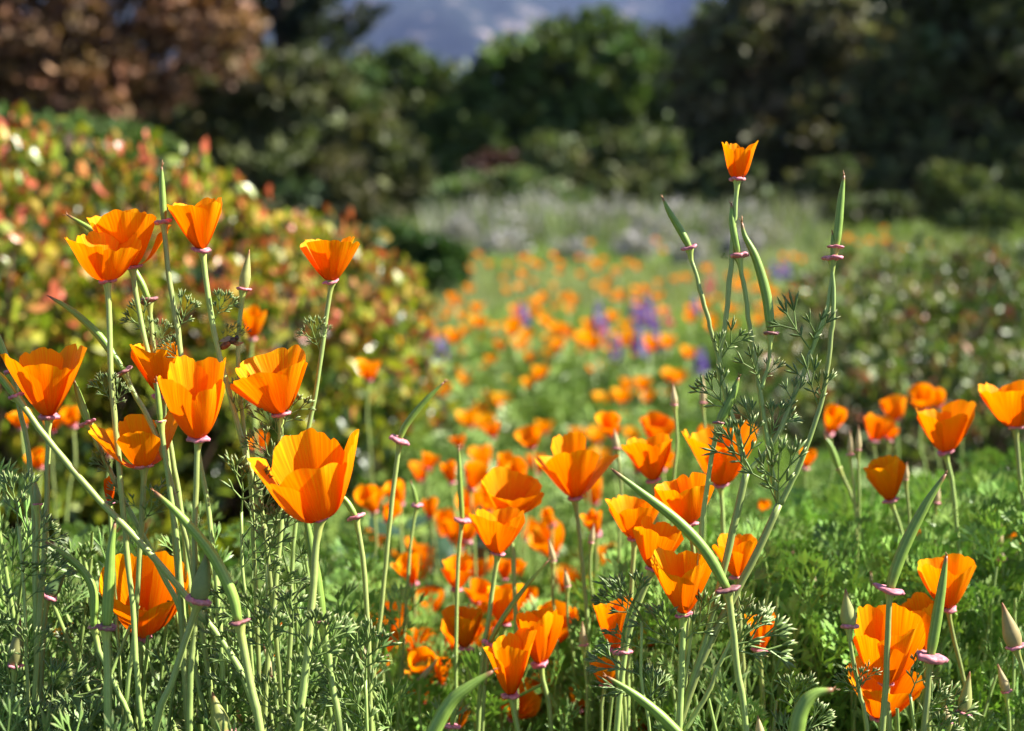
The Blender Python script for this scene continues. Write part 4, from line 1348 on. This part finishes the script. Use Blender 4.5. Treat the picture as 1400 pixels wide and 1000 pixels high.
pod_thing('pod with lilac pink collar crossing the poppy behind the sprig', [(892, 778), (872, 815), (858, 850)], (851, 891), [(853, 940), (856, 1000)], .95, 9, sr=.0015, rr=.0062)
pod_thing('short pod with pink rim low at the foot of the drift', [(622, 950), (620, 968)], (618, 992), [(618, 1010), (618, 1040)], .97, 7, sr=.0014, rr=.0052)
pod_thing('slim young pod left standing where petals fell, rim pale pink', [(562, 660), (566, 672)], (570, 690), [(562, 730), (556, 800), (550, 900)], 1.12, 6, sr=.0013, rr=.0052)
pod_thing('slender pale pod leaning among the bank buds', [(1128, 598), (1136, 612)], (1146, 640), [(1160, 670), (1176, 720), (1186, 800)], 1.22, 9, sr=.0016, rr=.003)
pod_thing('thin pod with lilac collar over the green bank', [(1075, 742), (1075, 748)], (1076, 756), [(1086, 800), (1098, 850), (1108, 950)], 1.2, 5, sr=.0013, rr=.005)

# ------------------------------------------------------------------ buds
bud_thing('slender cream-green bud standing above a clinging bee', (341, 341), (333, 396), [(328, 450), (327, 500), (335, 580), (346, 680), (350, 800)], .915, 15, leaves=[(328, 462, -48, .012, 0, True), (328, 462, 40, .012, 0, True)])
bud_thing('plump yellow-green bud beside the large poppy', (1156, 805), (1161, 857), [(1167, 900), (1176, 950), (1186, 1000)], .90, 22, leaves=[(1180, 960, -30, .03), (1178, 940, 28, .022, 0, True)])
bud_thing('brown-tipped pointed bud at the outer edge of the green bank', (1370, 824), (1388, 885), [(1400, 920), (1412, 980)], .90, 24, body=(0.34, 0.27, 0.12))
bud_thing('green bud standing below the poppy crossed by a pod tip', (1326, 918), (1317, 975), [(1312, 1000), (1308, 1030)], .93, 18)
bud_thing('fat green bud before the fat curved seed pod', (285, 750), (271, 822), [(255, 870), (236, 930), (212, 1000)], .855, 26, sr=.0022, body=(0.22, 0.27, 0.09))
bud_thing('dark tilted bud near the bent hooked pod', (90, 783), (66, 814), [(60, 860), (56, 930), (52, 1000)], .93, 20, body=(0.12, 0.2, 0.07))
bud_thing('brownish green bud low at the leafy edge of the bank', (28, 845), (20, 910), [(16, 950), (12, 1000)], .90, 20, body=(0.24, 0.24, 0.09))
bud_thing('yellow-green bud poking up from the bottom among feathery leaves', (290, 946), (306, 1004), [(310, 1030), (312, 1060)], .87, 26, body=(0.30, 0.33, 0.09))
bud_thing('small green bud beside the thin straight stem', (48, 655), (52, 690), [(54, 740), (52, 830)], .91, 11, body=(0.24, 0.32, 0.13))
bud_thing('orange-flecked little bud in the leaves under the bent hooked pod', (323, 966), (330, 990), [(332, 1010), (334, 1040)], .95, 10, body=(0.5, 0.28, 0.12))
pale = [(920, 524, 922, 554, 1.15, 10), (961, 512, 961, 551, 1.2, 9), (840, 586, 843, 614, 1.2, 10), (796, 850, 798, 883, 1.08, 12), (1162, 588, 1163, 622, 1.2, 9), (1174, 582, 1173, 616, 1.2, 9), (1240, 632, 1238, 656, 1.15, 9), (1109, 778, 1114, 802, 1.15, 9), (1190, 782, 1194, 804, 1.15, 10), (1364, 908, 1376, 946, 1.0, 13), (1369, 716, 1366, 745, 1.2, 9), (750, 736, 757, 768, 1.15, 9), (772, 776, 776, 802, 1.15, 9), (812, 716, 808, 742, 1.15, 9), (1283, 660, 1280, 688, 1.2, 10), (600, 900, 574, 930, 1.1, 8), (1368, 752, 1370, 765, 1.1, 12), (1292, 962, 1296, 990, .97, 12), (1036, 978, 1040, 1010, .9, 13), (360, 880, 372, 925, .95, 10), (495, 880, 500, 900, 1.0, 13)]
for a, b, c, e_, d, wp in pale:
    bud_thing('pale straw-coloured bud on a thin stem among the drift of poppies', (a, b), (c, e_), [(c + random.uniform(-2, 6), e_ + 50), (c + random.uniform(-2, 10), e_ + 110)], d, wp, sr=.0013, group='pale buds among the drift', body=(0.46, 0.38, 0.2))


# ------------------------------------------------------------------ the tall branching plant
def tall_plant():
    d = .905
    foot = stem_pts([(940, 940), (928, 1000)], d)
    base = foot[-1] + np.array([0, 0, 0.012])
    t = thing('branching_poppy_plant', 'tall branching poppy plant with one narrow flower above several seed pods', 'plant', base)

    def st(path, r0, r1=None, ground=False, funnel=False):
        pts = stem_pts(path, d, ground)
        obj('stem', stem_mesh(pts, r0, r1, seed=int(path[0][0]), funnel=funnel, origin=base), t)
        return pts

    st([(1065, 690), (1040, 742), (1005, 810), (965, 890), (930, 985), (922, 1010)], .0024, .0030, True)
    st([(1022, 644), (1008, 700), (992, 770), (970, 860), (945, 940), (928, 1000), (922, 1010)], .0024, .0028, True)
    fs = st([(1008, 244), (1004, 300), (1000, 360), (994, 430), (984, 500), (993, 535), (1010, 600), (1022, 646)], .0015, .002, funnel=True)
    st([(943, 340), (958, 400), (974, 460), (985, 500)], .0014, .0016, funnel=True)
    st([(1010, 352), (1022, 410), (1034, 480), (1041, 530), (1047, 590), (1054, 640), (1066, 692)], .0014, .0019, funnel=True)
    st([(1054, 457), (1049, 500), (1041, 532)], .0013, .0014, funnel=True)
    st([(1143, 338), (1133, 410), (1112, 475), (1080, 555), (1050, 615), (1022, 646)], .0014, .0019, funnel=True)
    st([(1139, 354), (1138, 430), (1130, 510), (1119, 565), (1092, 635), (1066, 692)], .0015, .0019, funnel=True)
    st([(983, 579), (972, 640), (960, 720), (952, 820), (935, 960)], .0016, .0018, True, funnel=True)
    st([(1007, 860), (985, 905), (965, 950), (935, 1000)], .0015, .0018)
    fl = bpy.data.objects.new('flower', None)
    C.objects.link(fl)
    fl.parent = t
    fl.location = Vector(fs[0] - base)
    fl.empty_display_size = 0.01
    flower_parts(fl, fs[0], fs[0], head_axis(0, 0), 21 * d / F, 49 * d / F, yaw=10, seed=5, e=.42, curl=.10, wd=.78, cv=.5, stam=False, rimrad=.0048, ov={0: dict(fH=1.02), 3: dict(fH=.84), 1: dict(fH=1.0), 2: dict(fH=.97)})

    def pod(pp, rm, w_, rr=.0058, brown=False):
        q = [P(a, b, d) for a, b in pp] + [P(*rm, d)]
        o = obj('seed_pod', pod_mesh(q, w_ / 2 * d / F, base, int(rm[0])), t)
        ax = (q[-2] - q[-1]) / np.linalg.norm(q[-2] - q[-1]) + np.array([0, 0, .8])
        rim(o, base, q[-1], ax / np.linalg.norm(ax), rr, brown)

    pod([(906, 271), (915, 290), (930, 315)], (943, 339), 10, .0050)
    pod([(1000, 279), (1001, 305), (1006, 332)], (1010, 350), 10, .0066)
    pod([(1014, 304), (1018, 322), (1034, 355), (1048, 405)], (1054, 456), 13, .0048, True)
    pod([(1154, 240), (1150, 270), (1146, 310)], (1143, 338), 11, .0052)
    pod([(1138, 319), (1139, 336)], (1139, 353), 7, .0062)
    pod([(1010, 516), (1002, 538), (991, 562)], (983, 579), 13, .0042, True)
    for px, py, ang, s, sm in [(985, 492, 30, .036, 1), (984, 495, -6, .026, 1), (1041, 528, -24, .036, 1), (1042, 526, 28, .024, 1), (1108, 478, -36, .046, 1), (1108, 480, 10, .036, 1), (1119, 556, -20, .042, 1), (1119, 560, 6, .034, 1),
                               (1000, 572, -32, .040, 0), (1022, 645, -14, .044, 0), (1024, 646, -40, .044, 1), (1064, 690, -4, .050, 0), (1062, 688, -24, .046, 1), (1048, 610, 22, .036, 0), (1002, 865, 8, .036, 1), (985, 905, 62, .060, 0), (990, 900, 36, .050, 0),
                               (1036, 600, -20, .034, 1), (1080, 570, 6, .032, 1)]:
        add_leaf(t, base, P(px, py, d), ang, s, random.uniform(-12, 20), small=bool(sm))
    bract = add_leaf(t, base, P(998, 356, d), -55, .008, 0, small=True)


tall_plant()
# loose leafy shoots in focus, each standing by itself
for k, (px, py, h, d, ang, lab) in enumerate([
        (25, 720, 120, .89, -6, 'tall feathery leaf shoot at the edge of the bank by the small green bud'), (330, 700, 110, .90, 10, 'tall feathery leaf shoot between the fat curved pod and the biggest poppy'),
        (365, 770, 90, .885, 16, 'bushy feathery leaf shoot beneath the biggest poppy'), (500, 930, 90, .90, 4, 'fresh forked feathery shoot beside the brown-rimmed dark pod'), (878, 850, 90, .90, -24, 'dark feathery shoot before the poppy with the lilac-rimmed pod'),
        (1085, 985, 60, .88, 0, 'pale feathery shoot beside the hooked red-tipped pod'), (1245, 950, 50, .93, 20, 'thin feathery shoot in front of the lower spread-petalled poppy')]):
    pts = stem_pts([(px, py), (px + random.uniform(-8, 8), py + 80), (px + 10, py + 160)], d)
    base = pts[-1] + np.array([0, 0, .012])
    t = thing('leaf_shoot', lab, 'leaf shoot', base, None)
    obj('stem', stem_mesh(pts, .0010, .0018, funnel=False, origin=base), t)
    pp = catmull(pts, 40)
    for q in range(9):
        add_leaf(t, base, pp[int(q * 2.2)], ang + (0 if q == 0 else random.choice([-1, 1]) * random.uniform(20, 55)), random.uniform(.034, .056), random.uniform(-25, 35))


# ------------------------------------------------------------------ the bee
def ellipsoid(mb, c, ax, r, ln, col, n=12, m=9, stripes=None):
    ax = np.asarray(ax, float) / np.linalg.norm(ax)
    s = np.linspace(-1, 1, m + 4)
    s = np.sin(s * math.pi / 2)
    pts = np.asarray(c) + ax * s[:, None] * ln
    cc = np.repeat(np.asarray(col, float)[None], len(s), 0)
    if stripes is not None:
        for k in range(len(s)):
            if (k // 2) % 2:
                cc[k] = stripes
    tube(mb, pts, np.maximum(r * np.sqrt(np.clip(1 - s * s, 0, 1)), r * 0.04), n, 0, cc)


def bee():
    d = .912
    a, b = P(301, 477, d), P(325, 461, d)
    ax = (b - a) / np.linalg.norm(b - a)
    L = np.linalg.norm(b - a)
    base = a + ax * L * .6
    t = thing('bee', 'small brown honey bee clinging to the stem below the slender bud', 'bee', base)
    mb = MB()
    ellipsoid(mb, a + ax * L * .30, ax, L * .17, L * .32, (0.22, 0.075, 0.02), stripes=(0.14, 0.045, 0.015))
    obj('abdomen', mb.mesh('abdomen', M['bee'], origin=base), t)
    mb = MB()
    ellipsoid(mb, a + ax * L * .70, ax, L * .17, L * .19, (0.06, 0.035, 0.02))
    obj('thorax', mb.mesh('thorax', M['bee'], origin=base), t)
    mb = MB()
    ellipsoid(mb, a + ax * L * .95, ax + np.array([0, 0, -.3]), L * .12, L * .10, (0.03, 0.025, 0.02))
    obj('head', mb.mesh('head', M['bee'], origin=base), t)
    upv = np.array([-.2, 0, 1.0])
    upv -= ax * np.dot(upv, ax)
    upv /= np.linalg.norm(upv)
    sd = np.cross(ax, upv)
    for sgn in (-1, 1):
        p0 = a + ax * L * .74 + upv * L * .14 + sd * sgn * L * .06
        dirv = -ax * .9 + upv * .28 + sd * sgn * .35
        dirv /= np.linalg.norm(dirv)
        wv = np.cross(dirv, upv) * .5 + upv * .9
        wv -= dirv * np.dot(wv, dirv)
        wv /= np.linalg.norm(wv)
        k = np.linspace(0, 1, 8)
        half = L * .13 * np.sin(np.clip(k * 1.15 + .08, 0, 1) * math.pi) ** .7
        V = np.vstack([p0 + dirv * (k * L * .72)[:, None] + wv * half[:, None], p0 + dirv * (k * L * .72)[:, None] - wv * half[:, None]])
        i = np.arange(7)
        mb = MB()
        mb.add(V, None, np.stack([i, i + 1, i + 9, i + 8], -1), (0.45, 0.36, 0.26))
        obj('wing', mb.mesh('wing', M['wing'], origin=base), t)
    for sgn in (-1, 1):
        for q in range(3):
            p0 = a + ax * L * (.6 + .1 * q) - upv * L * .10 + sd * sgn * L * .06
            p1 = p0 - upv * L * .16 + ax * L * .12 + sd * sgn * L * .12
            p2 = p1 - upv * L * .12 + ax * L * .16 - sd * sgn * L * .05
            mb = MB()
            tube(mb, [p0, p1, p2], [L * .025, L * .03, L * .015], 5, 0, (0.30, 0.16, 0.05))
            obj('leg', mb.mesh('leg', M['bee'], origin=base), t)


bee()

build_front_foliage()

# ------------------------------------------------------------------ meadow poppies, each an object of its own
def field_variant(k):
    mb = MB()
    r_ = random.Random(k + 60)
    h = r_.uniform(.24, .32)
    Rr, H = .024 * r_.uniform(.9, 1.1), .032 * r_.uniform(.85, 1.15)
    e = r_.choice([.55, .65, .8])
    for q in range(4):
        V, Q, col, UV = petal_mesh(Rr * r_.uniform(.9, 1.1), H * r_.uniform(.85, 1.1), e=e, curl=r_.uniform(0, .15), seed=k * 9 + q, nu=7, nv=6)
        a = q * 1.571 + r_.uniform(-.2, .2)
        ca, sa = math.cos(a), math.sin(a)
        W = np.stack([V[:, 0] * ca - V[:, 1] * sa, V[:, 0] * sa + V[:, 1] * ca, V[:, 2] + h], -1)
        mb.add(W, None, Q, col * np.array([1, 1.22, 1]), UV, mi=0)
    tube(mb, [[0, 0, h], [.006, .004, h * .5], [0, 0, -.02]], [.0022, .0018, .002], 6, 0, GREEN, mi=1)
    tube(mb, [[0, 0, h - .002], [0, 0, h + .001]], [.005, .0055], 8, 0, (0.55, 0.2, 0.24), mi=1)
    return mb.mesh('meadow_poppy', [M['petal'], M['stem']])


FIELD = [field_variant(k) for k in range(8)]
random.seed(5)
spots = []
# bands by photo row: (row from, row to, how many); depth follows from standing on the meadow
HEAD = .30


def row_depth(py):
    return (CAM[2] - HEAD) * F / (py - HORIZON)


explicit = [(640, 352), (648, 368), (632, 370), (670, 356), (697, 372), (730, 360), (742, 340), (705, 346), (770, 355), (808, 350), (858, 352), (858, 364), (876, 378), (940, 372), (1015, 390), (778, 402), (825, 392), (845, 390), (792, 418), (815, 415), (725, 395), (733, 400), (685, 412), (697, 424), (680, 428), (660, 440), (640, 434), (615, 436), (588, 386), (552, 396), (575, 437), (555, 446), (625, 385), (605, 398), (628, 420), (650, 410),
            (700, 450), (738, 445), (745, 430), (770, 440), (765, 455), (785, 445), (720, 470), (720, 475), (660, 485), (678, 500), (610, 478), (616, 488), (634, 512), (608, 510), (560, 505), (545, 495), (590, 518), (650, 530), (668, 538), (680, 543), (675, 568), (686, 588), (720, 528), (748, 515), (832, 450), (850, 445), (862, 458), (820, 472), (838, 465), (840, 505), (865, 492), (872, 530), (888, 512), (895, 510), (850, 530), (860, 535), (925, 488), (915, 475), (930, 425), (915, 420), (955, 430), (975, 438), (900, 425), (945, 510), (925, 512), (990, 405), (980, 425), (1035, 395), (1050, 410), (1058, 400), (1030, 420), (1045, 435), (1070, 392), (1105, 385), (1090, 395), (1110, 402), (1020, 430), (965, 410), (715, 425), (800, 430), (805, 455), (870, 440), (885, 450), (500, 515), (515, 525), (545, 540), (570, 530), (760, 432), (752, 460), (790, 465), (812, 500), (880, 470)]
for px, py in explicit:
    spots.append((px + random.uniform(-3, 3), row_depth(py + 4) * random.uniform(.97, 1.03)))
for r0, r1, m in ((335, 375, 36), (375, 420, 34), (420, 480, 34), (480, 600, 10)):
    for _ in range(m):
        py = random.uniform(r0, r1)
        d = row_depth(py)
        xl, xr = meadow_edges(d)
        px = random.triangular(xl + 10, xr - 5, (xl + xr) / 2) if r0 > 375 else random.uniform(xl, xr)
        spots.append((px, d))
for _ in range(14):
    spots.append((random.uniform(1150, 1290), random.uniform(10.5, 12.5)))
for k, (px, d) in enumerate(spots):
    x = (px - 700) / F * d
    o = bpy.data.objects.new('meadow_poppy', FIELD[k % len(FIELD)])
    C.objects.link(o)
    o.location = (x, d, float(gz(x, d)))
    o.rotation_euler = (random.uniform(-.2, .2), random.uniform(-.2, .2), random.uniform(0, 6.28))
    s = random.uniform(.85, 1.12)
    o.scale = (s, s, s)
    tag(o, 'small orange poppy scattered in the open meadow between the two hedges', 'poppy', 'poppies of the open meadow')


# ------------------------------------------------------------------ lupines and a few pink blooms
def lupine(px, py, d, hue, label, group):
    g = P(px, py, d)
    base = np.array([g[0], g[1], float(gz(g[0], g[1])) - .01])
    t = thing('lupine', label, 'lupine', base, group)
    h = max(g[2] - base[2] + .06, .2)
    top = base + np.array([random.gauss(0, .015), 0, h])
    mb = MB()
    tube(mb, [base, (base + top) / 2, top], [.003, .0025, .0015], 6, 0, GREEN)
    obj('stem', mb.mesh('stem', M['stem'], origin=base), t)
    mb = MB()
    m = 70
    s = rng.uniform(0, 1, m)
    a = rng.uniform(0, 6.28, m)
    rad = .020 * (1 - s * .75)
    pos = top + np.stack([np.cos(a) * rad * .4, np.sin(a) * rad * .4, -.075 * (1 - s)], -1)
    dirs = np.stack([np.cos(a), np.sin(a), np.full(m, .5)], -1)
    scatter(mb, OV, pos, dirs, .020 * (1 - .5 * s), np.asarray(hue) * rng.uniform(.7, 1.3, (m, 1)))
    obj('flower_spike', mb.mesh('flower_spike', M['lupine'], origin=base, smooth=False), t)
    mb = MB()
    for q in range(5):
        k = random.uniform(.1, .55)
        c = base + (top - base) * k
        aa = random.uniform(0, 6.28)
        e = c + np.array([math.cos(aa) * .05, math.sin(aa) * .05, .03])
        tube(mb, [c, e], [.0012, .0008], 4, 0, GREEN)
        th = np.arange(7) / 7 * 6.28
        scatter(mb, OV, np.repeat(e[None], 7, 0), np.stack([np.cos(th), np.sin(th), np.full(7, .35)], -1), .035, np.repeat([[.09, .16, .05]], 7, 0))
    obj('leaves', mb.mesh('leaves', M['leaf'], origin=base, smooth=False), t)


random.seed(9)
VI = (.20, .11, .44)
for px, py in [(872, 428), (884, 424), (890, 436), (880, 446), (876, 442), (896, 442), (820, 435), (826, 452), (818, 448), (872, 470), (882, 476), (892, 474), (720, 440), (715, 436), (1072, 372), (1080, 378), (1066, 380), (1050, 372), (953, 504), (840, 486), (590, 492), (600, 488), (950, 425), (1090, 392), (880, 484)]:
    lupine(px, py + 2, row_depth(py + 4), VI, 'violet lupine spike among the meadow poppies', 'lupines in the meadow')
for px, py in [(971, 388), (968, 398), (1108, 400), (905, 442), (897, 424), (588, 484), (712, 442), (821, 468)]:
    lupine(px, py + 2, row_depth(py + 4), (.62, .13, .16), 'rose pink flower spike among the meadow lupines', 'pink flower spikes in the meadow')


# ------------------------------------------------------------------ broad-leaved weed behind the biggest poppy
def weed(px, py, d, label, n=9, s=.06):
    g = P(px, py, d)
    base = np.array([g[0], g[1], float(gz(g[0], g[1])) - .01])
    t = thing('broadleaf_plant', label, 'plant', base)
    for q in range(n):
        a = q * 2.4
        h = (g[2] - base[2]) * random.uniform(.45, 1.0)
        c = base + np.array([math.cos(a) * .05, math.sin(a) * .05, max(h, .05)])
        mb = MB()
        tube(mb, [base, (base + c) / 2 + [0, 0, .02], c], [.002, .0018, .0013], 5, 0, GREEN * .7)
        scatter(mb, OV, c[None], np.array([[math.cos(a), math.sin(a), .25]]), np.array([s * random.uniform(.8, 1.3)]), np.array([[.035, .075, .03]]))
        obj('leaf', mb.mesh('leaf', M['hedge'], origin=base, smooth=False), t)


weed(590, 735, 1.7, 'broad-leaved plant with glossy dark leaves in the hollow of the drift', 12)
weed(520, 730, 1.8, 'glossy dark weed in the hollow beside the red-tipped hedge', 10)
weed(560, 830, 1.6, 'low glossy-leaved weed under the small drift poppies', 10)

# ------------------------------------------------------------------ haze over the valley
def haze():
    mb = MB()
    x0, x1, y0, y1, z0, z1 = -5600, 5600, -300, 6600, -30, 1250
    V = [(x, y, z) for z in (z0, z1) for y in (y0, y1) for x in (x0, x1)]
    mb.add(V, None, [[0, 2, 3, 1], [4, 5, 7, 6], [0, 1, 5, 4], [2, 6, 7, 3], [0, 4, 6, 2], [1, 3, 7, 5]])
    m, nt, out = new_mat('valley_haze')
    pv = N(nt, 'ShaderNodeVolumePrincipled')
    pv.inputs['Color'].default_value = (0.21, 0.27, 0.58, 1)
    pv.inputs['Density'].default_value = 0.9e-4
    pv.inputs['Anisotropy'].default_value = 0.2
    nt.links.new(pv.outputs[0], out.inputs['Volume'])
    o = obj('haze', mb.mesh('haze', m, smooth=False))
    tag(o, 'thin blue valley haze in front of the mountain', 'haze', kind='stuff')


haze()
